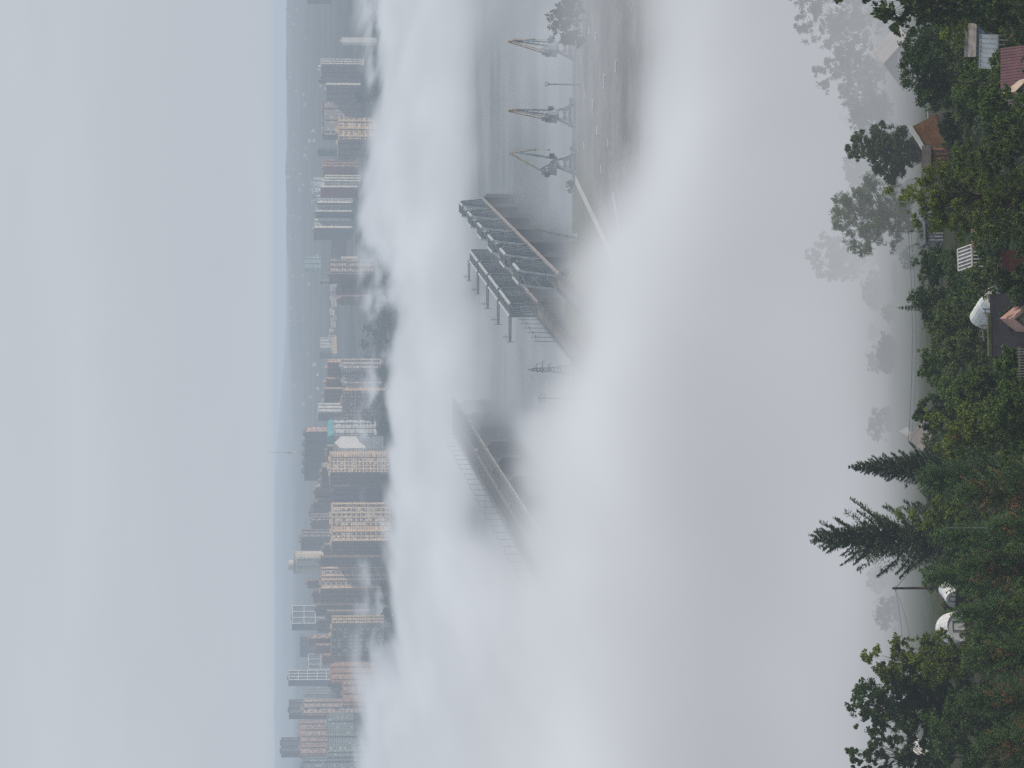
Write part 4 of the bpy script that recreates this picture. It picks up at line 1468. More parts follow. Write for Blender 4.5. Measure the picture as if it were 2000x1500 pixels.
# glass tower with white frame
def framed_tower(label, v0, v1, yr, yc, yl, Y, nv, nh, side=True):
    t = B(label, v0, v1, yr, yc, yl, Y, (.13, .175, .23), (.09, .12, .19), name='framed_tower', cat='tower block', pent=1, bay=3, flo=3.2, wr=.6, hr=.5, pale=.1)
    a = R(28); k = Y / F
    w = (yc - yr) * k / math.cos(a)
    h = (v1 - v0) * k + max(0, at(v1, yc, Y).z - t.location.z)
    b = MB()
    for i in range(nv + 1):
        x = w * i / nv
        b.box(x - .45, -.9, 0, x + .45, -.01, h + .8)
    for j in range(nh + 1):
        z = h - (h - 4) * j / nh
        for i in range(nv):
            b.box(w * i / nv + .46, -.8, z - .45, w * (i + 1) / nv - .46, -.01, z + .45)
    b.build('white_frame', mat((.78, .78, .78), .6, .06, .5), t)
    return t
framed_tower('blue glass tower with thin white frame, right of the stepped roofs', 572, 665, 1184, 1217, 1233, 4500, 3, 4)
B('brown slab in front of the white framed glass tower', 619, 705, 1176, 1181, 1208, 3900, W_BROWN, (.21, .175, .17), pent=2)
B('brown slab behind the great grey block, left part', 622, 705, 1206, 1210, 1240, 3880, (.30, .24, .22), (.215, .175, .165), pent=2)
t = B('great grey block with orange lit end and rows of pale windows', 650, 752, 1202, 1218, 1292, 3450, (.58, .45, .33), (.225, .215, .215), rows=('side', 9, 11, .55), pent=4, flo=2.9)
k = 3450 / F
t2 = thing('shopping_podium', 'dark low podium at the foot of the great grey block', 'podium', (t.location.x - 3, t.location.y - 6, t.location.z), R(28))
hp = at(751, 1218, 3450).z - t.location.z
MB().box(0, 0, 0, 17 * k / math.cos(R(28)) + 6, 74 * k / math.sin(R(28)) + 6, hp).build('wall', facade((.09, .095, .12), (.30, .34, .38), 5, 3.4, .45, .45, .4), t2)
MB().box(-.4, -.4, hp + .003, 17 * k / math.cos(R(28)) + 6.4, 5.5, hp + .6).build('roof', roof_m, t2)
B('bluish slab on the skyline above the stepped brown roofs', 588, 660, 1238, 1243, 1291, 4600, W_BLUE, (.14, .18, .22), pent=1)
for i, (v0, a_, c_, e_, nm) in enumerate(((606, 1240, 1246, 1262, 'highest stage of the stepped pinkish brown block'), (618, 1256, 1260, 1280, 'middle stage of the stepped pinkish brown block'), (632, 1276, 1280, 1300, 'lowest stage of the stepped pinkish brown block'))):
    B(nm, v0, 705, a_, c_, e_, 3720 - 10 * i, (.38, .26, .23), (.28, .20, .18), pent=1, pale=.35)
framed_tower('white framed tower with dark blue shaded left face, left of the stepped roofs', 565, 660, 1310, 1327, 1342, 4500, 3, 5)
t = framed_tower('low white framed wing beside the white framed tower', 603, 655, 1279, 1307, 1309, 4560, 3, 2)
B('small grey far block between the white framed tower and the brown pair', 597, 650, 1343, 1357, 1361, 4750, (.34, .35, .36), pent=1)
B('salmon coloured low hall partly veiled by fog', 647, 702, 1297, 1330, 1334, 3600, W_SALM, bay=6, wr=.2, hr=.25, pale=.7, pent=1)
B('long pink hall sinking into the fog', 670, 712, 1331, 1376, 1380, 3560, (.36, .25, .22), bay=7, wr=.18, hr=.2, pale=.8, pent=1)
B('dark tower with one white edge on the skyline', 566, 650, 1367, 1395, 1406, 4350, (.12, .14, .17), W_DARK, pent=1, bay=3, wr=.6, hr=.5, pale=.04)
B('brown and white latticed block below the dark tower', 593, 690, 1366, 1396, 1405, 3800, (.42, .33, .29), (.25, .17, .16), rows=('front', 4, 11, .7), pent=1)
B('pinkish block with white balcony rows', 586, 680, 1408, 1440, 1444, 4000, (.40, .28, .26), (.24, .17, .17), bay=2.6, wr=.5, hr=.55, pale=.4, pent=2)
B('tallest dark tower at the left end of the skyline', 551, 640, 1441, 1470, 1481, 4400, (.10, .11, .14), W_DARK, pent=2, bay=3, wr=.6, hr=.5, pale=.04)
B('brown block with bluish glazing below the tallest dark tower', 588, 690, 1443, 1474, 1481, 3900, (.40, .28, .25), (.25, .17, .16), bay=2.6, wr=.5, hr=.6, pale=.25, pent=1)
B('long teal grey low block at the left edge of the city', 641, 704, 1396, 1477, 1482, 3600, W_TEAL, bay=3, wr=.5, hr=.5, pale=.12, pent=2)
B('bluish slab cut by the bottom edge of the picture', 593, 690, 1480, 1528, 1540, 3700, (.20, .26, .30), pent=2)

# white cottages along the slope and far houses on the hills
cott = None
k0 = random.Random(3)
def cottage(i, px, py, Y, s, label, group):
    global cott
    p = at(px, py, Y)
    loc = (p.x, Y, terrain(p.x, Y) - .3)
    if cott is None:
        cott = gable_house('house', label, 'house', loc, R(20), 12, 9, 5, 3.5, mat((.36, .35, .34), .8, .12, .1), mat((.22, .21, .21), .8, .2, .1), .5, .3, group=group)
        o = cott
    else:
        o = copy_tree(cott)
        o.location = loc
    o['label'] = label; o['group'] = group
    o.rotation_euler = (0, 0, R(k0.uniform(0, 60)))
    o.scale = (s, s, s)
    return o
for i in range(18):
    cottage(i, 652, 552 + i * 7.9 + k0.uniform(-2, 2), 4530 + k0.uniform(-50, 60), k0.uniform(.6, 1.1), 'small pale house in the row between the squat brown block and the violet row', 'row of pale houses along the slope')
for i in range(70):
    Y = k0.uniform(4900, 8600)
    py = k0.uniform(10, 900)
    p = at(600, py, Y)
    z = terrain(p.x, Y)
    o = cottage(i, 600, py, Y, k0.uniform(.3, .8), 'tiny pale house dotted on the hazy hillside beyond the city', 'tiny houses dotted over the hazy hills')
    o.location.z = z - .3

# riverside trees
leaf_far = leaf_mat('leaves_far', (.030, .052, .030), (.055, .078, .042), .2)
fart = [broadleaf(40 + i, 11 + 2 * (i % 3), 9 + i % 4, .12, 520, 1.7, 16, .8) for i in range(5)]
far_kinds = {}
def far_tree(px, py, Y, s, label, group):
    i = k0.randrange(5)
    p = at(px, py, Y)
    z = terrain(p.x, Y) - .2
    if i not in far_kinds:
        o = plant_tree(fart[i], 'tree', label, p.x, Y, z, 0, s, group, leaf_far)
        far_kinds[i] = o
    else:
        o = copy_tree(far_kinds[i])
        o.location = (p.x, Y, z)
        o.scale = (s, s, s * k0.uniform(.85, 1.15))
        o['label'] = label; o['group'] = group
    o.rotation_euler = (0, 0, k0.uniform(0, 6.3))
G = (('dark green tree in the riverside grove between the brown block and the violet row', 'trees of the riverside grove'),
     ('dark green tree in the hazy grove at the right end of the far bank', 'trees of the hazy right-hand grove'),
     ('dark green tree standing before the tall blocks of the dense quarter', 'trees before the tall blocks'),
     ('dark tree on the wooded rise between the white framed tower and the brown pair', 'trees on the wooded rise'))
for i in range(112):
    py = k0.uniform(425, 860)
    Y = 3420 + 210 * k0.random() ** .8
    if 700 < py < 860: Y = 3425 + 90 * k0.random()
    far_tree(700, py, Y, k0.uniform(.75, 1.35), *G[0])
for i in range(60):
    far_tree(700, k0.uniform(-15, 235), k0.uniform(3425, 3680), k0.uniform(.8, 1.45), *G[1])
for i in range(46):
    far_tree(700, k0.choice((k0.uniform(1086, 1200), k0.uniform(1086, 1200), k0.uniform(860, 1300))), k0.uniform(3420, 3475), k0.uniform(.7, 1.2), *G[2])
for i in range(48):
    py = k0.uniform(330, 1300)
    far_tree(690, py, k0.uniform(3640, 3860), k0.uniform(.8, 1.4), 'dark tree in the gaps between the apartment blocks of the far bank', 'trees between the apartment blocks')
for i in range(34):
    far_tree(640, k0.uniform(1296, 1372), k0.uniform(3900, 4350), k0.uniform(1.0, 1.7), *G[3])
for (py, Y, s, nm) in ((190, 3880, 1.5, 'round dark tree between the white edged block and the long brownish block'),):
    far_tree(680, py, Y, s, nm, 'trees of the hazy right-hand grove')

# ------------------------------------------------------------------ the gardens in the foreground
L_DARK = leaf_mat('leaves_dark', (0.027, 0.053, 0.013), (0.105, 0.168, 0.029))
L_DEEP = leaf_mat('leaves_deep', (0.022, 0.047, 0.015), (0.082, 0.146, 0.033))
L_MID = leaf_mat('leaves_mid', (0.036, 0.073, 0.017), (0.131, 0.210, 0.038))
L_LIME = leaf_mat('leaves_lime', (0.057, 0.090, 0.010), (0.210, 0.270, 0.029))
L_GREY = leaf_mat('leaves_grey', (0.086, 0.128, 0.078), (0.221, 0.288, 0.172))
L_LARCH = leaf_mat('leaves_larch', (0.029, 0.074, 0.022), (0.105, 0.204, 0.057))
L_SPRUCE = leaf_mat('leaves_spruce', (0.016, 0.034, 0.015), (0.066, 0.110, 0.039), 0.123)
L_RUST = leaf_mat('leaves_brown', (0.086, 0.068, 0.035), (0.168, 0.132, 0.066))
L_OLIVE = leaf_mat('leaves_olive', (0.048, 0.077, 0.025), (0.137, 0.192, 0.057))

def tree_px(kind, label, Y, vtop, yc, wpx, lm, seed, name='tree', cat='tree', group=None, rz=None, lift=0.0, **kw):
    """a plant whose top stands at picture column vtop, its middle at picture row yc"""
    p = at(vtop, yc, Y)
    z = terrain(p.x, Y) - .15 + lift
    H = p.z - z
    W = wpx * Y / F
    ms = kind(seed, H, W, **kw)
    return plant_tree(ms, name, label, p.x, Y, z, (seed * 1.7) % 6.28 if rz is None else rz, 1.0, group, lm, cat)

BL, CF = broadleaf, conifer
GH = 'ghostly trees in the fog beyond the gardens'
# right end (top of the picture)
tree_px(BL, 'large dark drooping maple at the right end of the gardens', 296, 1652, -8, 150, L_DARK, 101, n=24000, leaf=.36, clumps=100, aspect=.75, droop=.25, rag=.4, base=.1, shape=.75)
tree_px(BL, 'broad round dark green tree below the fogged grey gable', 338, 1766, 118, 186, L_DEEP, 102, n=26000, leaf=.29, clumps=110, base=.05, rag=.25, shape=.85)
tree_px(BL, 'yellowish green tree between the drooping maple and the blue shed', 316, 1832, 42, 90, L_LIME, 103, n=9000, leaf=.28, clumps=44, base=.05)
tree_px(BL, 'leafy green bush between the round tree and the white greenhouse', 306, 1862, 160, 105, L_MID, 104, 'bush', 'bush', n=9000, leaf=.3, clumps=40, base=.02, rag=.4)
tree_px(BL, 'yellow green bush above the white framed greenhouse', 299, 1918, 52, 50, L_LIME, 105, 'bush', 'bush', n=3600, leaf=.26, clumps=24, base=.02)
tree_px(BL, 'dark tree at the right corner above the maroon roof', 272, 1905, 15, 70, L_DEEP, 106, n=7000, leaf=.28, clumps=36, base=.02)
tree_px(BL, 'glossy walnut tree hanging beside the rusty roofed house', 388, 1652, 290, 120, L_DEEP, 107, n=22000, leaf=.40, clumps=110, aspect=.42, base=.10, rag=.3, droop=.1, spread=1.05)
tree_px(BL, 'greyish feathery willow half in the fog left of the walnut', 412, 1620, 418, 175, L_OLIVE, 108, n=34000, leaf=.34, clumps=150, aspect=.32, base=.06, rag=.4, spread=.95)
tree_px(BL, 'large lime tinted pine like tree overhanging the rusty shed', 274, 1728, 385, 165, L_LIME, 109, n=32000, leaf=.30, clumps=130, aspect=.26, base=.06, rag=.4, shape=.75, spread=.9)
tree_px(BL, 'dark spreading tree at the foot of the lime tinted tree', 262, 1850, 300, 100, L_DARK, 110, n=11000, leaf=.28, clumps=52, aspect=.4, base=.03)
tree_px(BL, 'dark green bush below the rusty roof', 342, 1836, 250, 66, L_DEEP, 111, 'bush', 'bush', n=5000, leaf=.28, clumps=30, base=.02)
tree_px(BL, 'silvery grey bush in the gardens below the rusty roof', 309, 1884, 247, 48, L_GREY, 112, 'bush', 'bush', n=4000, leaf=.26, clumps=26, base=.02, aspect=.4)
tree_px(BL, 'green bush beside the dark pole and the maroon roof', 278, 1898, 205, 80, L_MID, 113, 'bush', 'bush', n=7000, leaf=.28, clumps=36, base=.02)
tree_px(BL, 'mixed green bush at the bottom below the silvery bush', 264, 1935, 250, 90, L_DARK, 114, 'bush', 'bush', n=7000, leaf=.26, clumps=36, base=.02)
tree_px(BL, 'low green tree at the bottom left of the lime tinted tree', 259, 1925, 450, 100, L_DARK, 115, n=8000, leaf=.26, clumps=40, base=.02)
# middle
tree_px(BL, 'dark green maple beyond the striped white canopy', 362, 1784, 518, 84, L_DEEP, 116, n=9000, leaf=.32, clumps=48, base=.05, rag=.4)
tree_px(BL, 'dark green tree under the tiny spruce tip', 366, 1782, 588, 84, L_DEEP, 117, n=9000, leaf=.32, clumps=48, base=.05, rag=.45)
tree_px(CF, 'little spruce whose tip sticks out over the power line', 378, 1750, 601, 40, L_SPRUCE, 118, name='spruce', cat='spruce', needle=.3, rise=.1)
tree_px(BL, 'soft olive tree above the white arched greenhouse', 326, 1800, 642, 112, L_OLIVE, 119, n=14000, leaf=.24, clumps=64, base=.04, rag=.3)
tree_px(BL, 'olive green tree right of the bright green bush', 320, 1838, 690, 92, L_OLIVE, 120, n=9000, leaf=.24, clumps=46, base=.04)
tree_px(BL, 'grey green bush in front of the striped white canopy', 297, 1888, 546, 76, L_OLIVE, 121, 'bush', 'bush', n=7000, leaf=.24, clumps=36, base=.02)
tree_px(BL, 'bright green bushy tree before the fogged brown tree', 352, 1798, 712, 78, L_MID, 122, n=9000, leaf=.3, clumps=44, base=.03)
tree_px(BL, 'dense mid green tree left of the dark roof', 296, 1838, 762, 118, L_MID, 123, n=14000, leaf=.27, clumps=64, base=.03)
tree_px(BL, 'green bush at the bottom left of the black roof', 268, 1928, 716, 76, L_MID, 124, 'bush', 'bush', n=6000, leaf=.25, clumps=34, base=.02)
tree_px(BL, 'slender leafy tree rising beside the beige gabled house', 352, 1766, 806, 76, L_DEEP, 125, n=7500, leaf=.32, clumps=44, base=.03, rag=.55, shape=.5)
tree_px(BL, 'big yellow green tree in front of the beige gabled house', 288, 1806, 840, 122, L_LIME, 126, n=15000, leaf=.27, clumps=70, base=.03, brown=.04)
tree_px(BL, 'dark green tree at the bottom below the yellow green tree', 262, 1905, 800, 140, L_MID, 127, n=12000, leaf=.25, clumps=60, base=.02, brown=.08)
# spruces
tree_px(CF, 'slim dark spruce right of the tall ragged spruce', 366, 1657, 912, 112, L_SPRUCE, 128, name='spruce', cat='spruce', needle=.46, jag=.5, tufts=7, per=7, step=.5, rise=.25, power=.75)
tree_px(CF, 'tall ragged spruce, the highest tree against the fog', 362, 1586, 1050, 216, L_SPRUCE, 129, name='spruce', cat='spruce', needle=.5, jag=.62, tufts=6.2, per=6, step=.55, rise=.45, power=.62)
tree_px(BL, 'yellow leaved tree at the foot of the tall ragged spruce', 318, 1764, 1008, 82, L_LIME, 130, n=10000, leaf=.25, clumps=48, base=.03)
LG = 'feathery larches at the front of the gardens'
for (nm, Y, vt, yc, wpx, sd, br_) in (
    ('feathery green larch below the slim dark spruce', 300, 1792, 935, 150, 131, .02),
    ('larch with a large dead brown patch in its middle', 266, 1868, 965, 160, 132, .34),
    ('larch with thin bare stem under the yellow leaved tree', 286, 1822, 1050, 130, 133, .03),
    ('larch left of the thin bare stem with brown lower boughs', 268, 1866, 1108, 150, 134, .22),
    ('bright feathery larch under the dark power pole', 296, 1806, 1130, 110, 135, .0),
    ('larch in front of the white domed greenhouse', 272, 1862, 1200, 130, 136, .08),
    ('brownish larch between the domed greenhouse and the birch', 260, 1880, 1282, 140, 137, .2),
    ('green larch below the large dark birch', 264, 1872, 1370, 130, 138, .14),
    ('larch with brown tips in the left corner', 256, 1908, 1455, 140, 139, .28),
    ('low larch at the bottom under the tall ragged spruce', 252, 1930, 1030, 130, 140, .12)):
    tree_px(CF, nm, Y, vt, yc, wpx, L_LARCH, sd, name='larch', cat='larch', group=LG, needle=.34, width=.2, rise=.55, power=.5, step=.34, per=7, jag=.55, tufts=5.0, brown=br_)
# left end
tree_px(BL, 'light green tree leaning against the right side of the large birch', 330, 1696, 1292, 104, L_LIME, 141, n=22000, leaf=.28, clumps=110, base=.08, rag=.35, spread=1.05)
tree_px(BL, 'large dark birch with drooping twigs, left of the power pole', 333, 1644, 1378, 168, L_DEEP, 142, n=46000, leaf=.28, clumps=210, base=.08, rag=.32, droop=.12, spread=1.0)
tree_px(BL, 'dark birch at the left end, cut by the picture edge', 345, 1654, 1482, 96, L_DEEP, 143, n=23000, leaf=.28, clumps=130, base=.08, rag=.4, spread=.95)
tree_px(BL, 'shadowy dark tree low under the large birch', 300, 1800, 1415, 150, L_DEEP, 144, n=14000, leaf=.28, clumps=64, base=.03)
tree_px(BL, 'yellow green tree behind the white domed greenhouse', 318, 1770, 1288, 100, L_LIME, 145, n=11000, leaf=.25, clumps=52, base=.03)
tree_px(BL, 'dark bush at the left end under the fence', 282, 1880, 1490, 90, L_DEEP, 146, 'bush', 'bush', n=6000, leaf=.26, clumps=32, base=.02)
tree_px(BL, 'small dark bush beside the white domed greenhouse', 345, 1838, 1222, 56, L_MID, 147, 'bush', 'bush', n=3500, leaf=.26, clumps=24, base=.02)
# low bushes that close the gaps between the trees
fill = [(285, 1930, 120, 90, L_DARK, 'low dark bush in front of the maroon roof'), (330, 1858, 180, 70, L_DARK, 'low bush at the left foot of the round tree'), (335, 1852, 330, 90, L_DARK, 'bush in the shade before the rusty wall'),
        (340, 1850, 420, 90, L_DARK, 'bush in the shade beside the grey corrugated shed'), (300, 1905, 400, 100, L_DEEP, 'dark bush under the lime tinted tree'), (312, 1895, 480, 70, L_MID, 'green bush below the grey corrugated shed'),
        (340, 1842, 560, 110, L_DEEP, 'dark bush between the two maples and the arched greenhouse'), (276, 1945, 545, 60, L_DARK, 'dark bush right of the black roof'), (345, 1838, 760, 90, L_MID, 'bush under the fogged pink roof'),
        (330, 1862, 900, 90, L_DEEP, 'dark bush below the beige gabled house'), (335, 1852, 1000, 90, L_DEEP, 'dark bush between the two spruces'), (340, 1838, 1090, 100, L_DEEP, 'dark bush at the left foot of the tall ragged spruce'),
        (315, 1872, 1150, 100, L_MID, 'bush below the dark power pole'), (300, 1895, 1240, 100, L_DARK, 'bush below the white domed greenhouse'), (320, 1850, 1350, 100, L_DEEP, 'dark bush at the foot of the light green tree'),
        (262, 1950, 870, 110, L_DARK, 'low bush at the bottom between the larch and the yellow green tree'), (350, 1830, 1440, 90, L_DEEP, 'dark bush between the two birches'), (258, 1950, 1200, 120, L_DARK, 'low dark bush at the bottom below the domed greenhouse')]
for i, (Y, vt, yc, wpx, lm, nm) in enumerate(fill):
    tree_px(BL, nm, Y, vt, yc, wpx, lm, 160 + i, 'bush', 'bush', n=6000, leaf=.27, clumps=34, base=.01, trunk=False, rag=.4)
# undergrowth: copies of a few bushes close the remaining gaps down to the lower edge
under = []
ku = random.Random(77)
for i in range(6):
    under.append(plant_tree(broadleaf(300 + i, 3.4, 5.2, .02, 4200, .26, 30, .55, brown=.03 * (i % 3)), 'bush', 'low bush', 0, 0, 0, 0, 1, None, (L_DARK, L_MID, L_DEEP, L_OLIVE, L_DARK, L_MID)[i], 'bush'))
spots = [(Y, py) for Y, n_, off in ((236, 22, 0), (250, 21, 30), (266, 18, 10), (283, 16, 45), (304, 13, 0), (330, 13, 50), (352, 13, 20), (374, 12, 60)) for py in [off + 1500.0 * (j + .5) / n_ - 20 for j in range(n_)]]
for i, (Y, py) in enumerate(spots):
    py += ku.uniform(-22, 22); Y += ku.uniform(-6, 6)
    if Y > 366 and 1140 < py < 1250: continue
    o = under[i % 6] if i < 6 else copy_tree(under[ku.randrange(6)])
    p = at(1900, py, Y)
    s = ku.uniform(.65, 1.05) if Y > 270 else ku.uniform(.8, 1.2)
    o.location = (p.x, Y, terrain(p.x, Y) - .2)
    o.scale = (s, s, s * ku.uniform(.75, 1.15)); o.rotation_euler = (0, 0, ku.uniform(0, 6.3))
    o['label'] = 'low bush in the undergrowth that fills the slope between the garden trees'; o['group'] = 'undergrowth bushes of the gardens'
for i in range(20):          # dim bushes and hedges standing in the thin edge of the fog
    py, Y = ku.choice((ku.uniform(470, 880), ku.uniform(1120, 1260), ku.uniform(205, 470))), ku.uniform(425, 500)
    o = copy_tree(under[ku.randrange(6)])
    p = at(1750, py, Y)
    s = ku.uniform(.55, 1.25)
    o.location = (p.x, Y, terrain(p.x, Y) - .2)
    o.scale = (s * 1.2, s, s); o.rotation_euler = (0, 0, ku.uniform(0, 6.3))
    o['label'] = 'dim bush standing in the thin edge of the fog beyond the garden trees'; o['group'] = 'dim bushes at the edge of the fog'
# ghost trees
gh = [(476, 1550, 30, 150, L_DEEP, 'tallest ghostly tree in the fog at the right end'), (468, 1588, 135, 130, L_DEEP, 'ghostly broad tree in the fog behind the grey gable'), (462, 1655, 225, 130, L_DEEP, 'ghostly tree in the fog between grey gable and walnut'),
      (520, 1572, 505, 110, L_DEEP, 'barely visible tree deep in the fog left of the willow'), (462, 1716, 690, 80, L_RUST, 'brownish ghostly tree in the fog over the bright green bush'), (495, 1650, 330, 90, L_DEEP, 'barely visible tree in the fog behind the walnut'),
      (462, 1758, 545, 70, L_DEEP, 'pale tree in the fog behind the dark green maple')]
for i, (Y, vt, yc, wpx, lm, nm) in enumerate(gh):
    tree_px(BL, nm, Y, vt, yc, wpx, lm, 180 + i, n=14000, leaf=.38, clumps=110, base=.06, rag=.35, group=GH)

# ------------------------------------------------------------------ sheds, houses and greenhouses among the trees
def drop(q):                 # how far the ground lies below a point, and a little more
    return max(.6, q.z - min(terrain(q.x, q.y), terrain(q.x, q.y - 3)) + .6)
def place(px, py, Y, dz=0.0):
    p = at(px, py, Y)
    return Vector((p.x, Y, p.z + dz))
corr_grey = mat((.22, .235, .27), .6, .2, .8, metal=0.0, streak=4)
corr_rust = mat((.20, .175, .165), .85, .3, .9, (.20, .095, .055), streak=5)
rust_roof = mat((.20, .080, .030), .9, .3, .8, (.27, .15, .075))
white_p = mat((.72, .72, .72), .6, .1, 1)
wood_grey = mat((.22, .20, .185), .9, .25, 1.2, streak=5)
wood_dark = mat((.06, .05, .045), .9, .3, 1.2, streak=5)
maroon = mat((.150, .078, .092), .7, .12, 1.0)
poly = mat((.62, .66, .66), .35, .15, .5)
film = mat((.62, .65, .68), .35, .12, .4)
pink_m = mat((.34, .20, .17), .8, .15, .5)

def sheet_wall(b, x0, x1, y, z0, z1, pitch=.35, depth=.09):
    """corrugated sheet standing in the plane y"""
    n = int((x1 - x0) / pitch)
    for i in range(n):
        a = x0 + (x1 - x0) * i / n
        c = x0 + (x1 - x0) * (i + .5) / n
        e = x0 + (x1 - x0) * (i + 1) / n
        b.face([(a, y, z0), (c, y - depth, z0), (c, y - depth, z1), (a, y, z1)])
        b.face([(c, y - depth, z0), (e, y, z0), (e, y, z1), (c, y - depth, z1)])

# ghost house with gable and window
Y = 436
k = Y / F
q = at(1768, 77, Y)
zb = min(q.z - 3, terrain(q.x, Y)) - .5
gable_house('house', 'grey gabled house fading into the fog behind the round tree', 'house', (q.x, Y, zb), R(68), 7.0, 98 * k, q.z - zb, 39 * k, mat((.10, .095, .095), .9, .2, .6), mat((.30, .27, .26), .8, .1, .4), .45, .15,
            wins=((37 * k, at(1766, 114, Y).z - zb, 1.1, 1.2, 'left'),), win_frame=white_p)
# rusty roofed house: white bargeboard, rust plane, corrugated end wall
Y = 366
q0 = place(1812, 299, Y)
k = Y / F
zb = terrain(q0.x, Y) - .4
hE = q0.z - zb
t = thing('house', 'old house with rust red roof, white bargeboard and corrugated left wall', 'house', (q0.x, Y, zb), R(0))
W1 = 84 * k      # run of the slope to the right
rise = 27 * k
b = MB()
b.hexa([(0, .3, 0), (W1, .3, 0), (W1, 1.0, 0), (0, 1.0, 0), (0, .3, hE - .35), (W1, .3, hE + rise - 1.9), (W1, 1.0, hE + rise - 1.9), (0, 1.0, hE - .35)])
b.build('wall', mat((.22, .20, .18), .9, .2, .5), t)
b = MB()
b.hexa([(-.2, 0, hE - .25), (50 * k, 0, hE + 34 * k - .25), (50 * k, 1.1, hE + 34 * k - .25), (-.2, 1.1, hE - .25), (-.2, 0, hE), (50 * k, 0, hE + 34 * k), (50 * k, 1.1, hE + 34 * k), (-.2, 1.1, hE)])
b.build('upper_roof', wood_grey, t)
b = MB()      # rust red plane facing the camera, below the grey ridge strip
e0, e1 = Vector((.4, -.1, hE - .3)), Vector((52 * k, -.1, hE + 33 * k))
dn = Vector((22 * k, -3.4, -42 * k))
b.hexa([e0 + Vector((0, .1, -.2)), e1 + Vector((0, .1, -.2)), e1 + dn * .9 + Vector((0, .1, -.2)), e0 + dn * .55 + Vector((0, .1, -.2)), e0, e1, e1 + dn * .9, e0 + dn * .55])
b.build('roof', rust_roof, t)
b = MB()
b.bar((-.35, -.25, hE + .05), (50 * k + .1, -.25, hE + 34 * k + .15), .18, .55)
b.build('bargeboard', white_p, t)
b = MB()
b.bar((.2, -.5, hE - 1.1), (52 * k, -.3, hE + 33 * k - 1.0), .1, .14)
b.build('ridge_strip', mat((.42, .36, .28), .8, .1, 1), t)
# corrugated rusty wall standing left of it
Y = 352
q = place(1818, 344, Y); k = Y / F
zb = terrain(q.x, Y) - .4
t = thing('shed', 'rust streaked corrugated shed beside the rusty roofed house', 'shed', (q.x, Y, zb), R(-4))
hh = q.z - zb
b = MB(); sheet_wall(b, 0, 56 * k, 0, 0, hh, .5, .12); b.build('front_wall', corr_rust, t)
b = MB(); b.box(-.02, .15, 0, 56 * k, 3.2, hh - .1); b.build('wall', wood_grey, t)
b = MB(); b.hexa([(-.3, -.4, hh + .02), (56 * k + .3, -.4, hh + .02), (56 * k + .3, 3.4, hh + .3), (-.3, 3.4, hh + .3), (-.3, -.4, hh + .14), (56 * k + .3, -.4, hh + .14), (56 * k + .3, 3.4, hh + .42), (-.3, 3.4, hh + .42)])
b.build('roof', wood_dark, t)
# grey corrugated shed by the aerial
Y = 372
q = place(1808, 473, Y); k = Y / F
zb = terrain(q.x, Y) - .4
hh = q.z - zb
t = thing('shed', 'blue grey corrugated shed half behind the lime tinted tree', 'shed', (q.x, Y, zb), R(6))
b = MB(); sheet_wall(b, 0, 62 * k, 0, 0, hh, .42, .11); b.build('front_wall', corr_grey, t)
MB().box(0, .15, 0, 62 * k, 4, hh - .08).build('wall', corr_grey, t)
MB().box(-.25, -.35, hh, 62 * k + .2, 4.2, hh + .16).build('roof', steel_dark, t)
# rusty corrugated lean-to
Y = 312
q = place(1905, 479, Y); k = Y / F
zb = terrain(q.x, Y) - .4
t = thing('lean_to', 'rusty corrugated lean-to under the lime tinted tree', 'lean-to', (q.x, Y, zb), R(8))
hh = q.z - zb
b = MB(); n = 8
for i in range(n):
    x0, x1, x2 = 38 * k * i / n, 38 * k * (i + .5) / n, 38 * k * (i + 1) / n
    lo, hi = (-.6, hh - 1.6), (1.6, hh)
    b.face([(x0, lo[0], lo[1]), (x1, lo[0], lo[1] + .09), (x1, hi[0], hi[1] + .09), (x0, hi[0], hi[1])])
    b.face([(x1, lo[0], lo[1] + .09), (x2, lo[0], lo[1]), (x2, hi[0], hi[1]), (x1, hi[0], hi[1] + .09)])
b.build('roof', corr_rust, t)
MB().box(.1, -.4, 0, 38 * k - .1, 1.5, hh - 1.65).build('wall', wood_dark, t)
# glazed frames: canopy, greenhouse
def glazed(label, px, y0, y1, vt, Y, nb, name, rz=0, slope=1.4, hfront=1.5, skin=None, cat='greenhouse', depth=2.6):
    q = place(px, y1, Y); k = Y / F
    w = (y1 - y0) * k
    zt = at(vt, y1, Y).z
    t = thing(name, label, cat, (q.x, Y, q.z), R(rz))
    z1 = zt - q.z
    dr = drop(q)
    b = MB()
    b.hexa([(0, 0, z1 - slope), (w, 0, z1 - slope), (w, depth, z1), (0, depth, z1), (0, 0, z1 - slope + .04), (w, 0, z1 - slope + .04), (w, depth, z1 + .04), (0, depth, z1 + .04)])
    b.build('glazing', skin or poly, t)
    b = MB()
    for i in range(nb + 1):
        x = w * i / nb
        b.bar((x, -.05, z1 - slope + .1), (x, depth, z1 + .1), .11, .1)
        b.bar((x, -.02, -dr), (x, -.02, z1 - slope), .12)
    b.bar((0, -.06, z1 - slope + .1), (w, -.06, z1 - slope + .1), .14)
    b.bar((0, depth, z1 + .12), (w, depth, z1 + .12), .14)
    b.build('frame', mat((.56, .56, .55), .6, .15, 1), t)
    MB().box(.05, .1, -dr, w - .05, depth - .1, min(.3, z1 - slope - .1)).build('wall', wood_dark, t)
    return t
dark_glass = mat((.16, .17, .18), .4, .3, .8)
glazed('white canopy with dark stripes above the red fence', 1912, 476, 520, 1884, 330, 6, 'canopy', 10, 1.0, skin=dark_glass, cat='canopy')
glazed('white framed greenhouse beside the blue fronted shed', 1958, 68, 134, 1927, 296, 7, 'greenhouse', -8, 1.2, skin=poly)
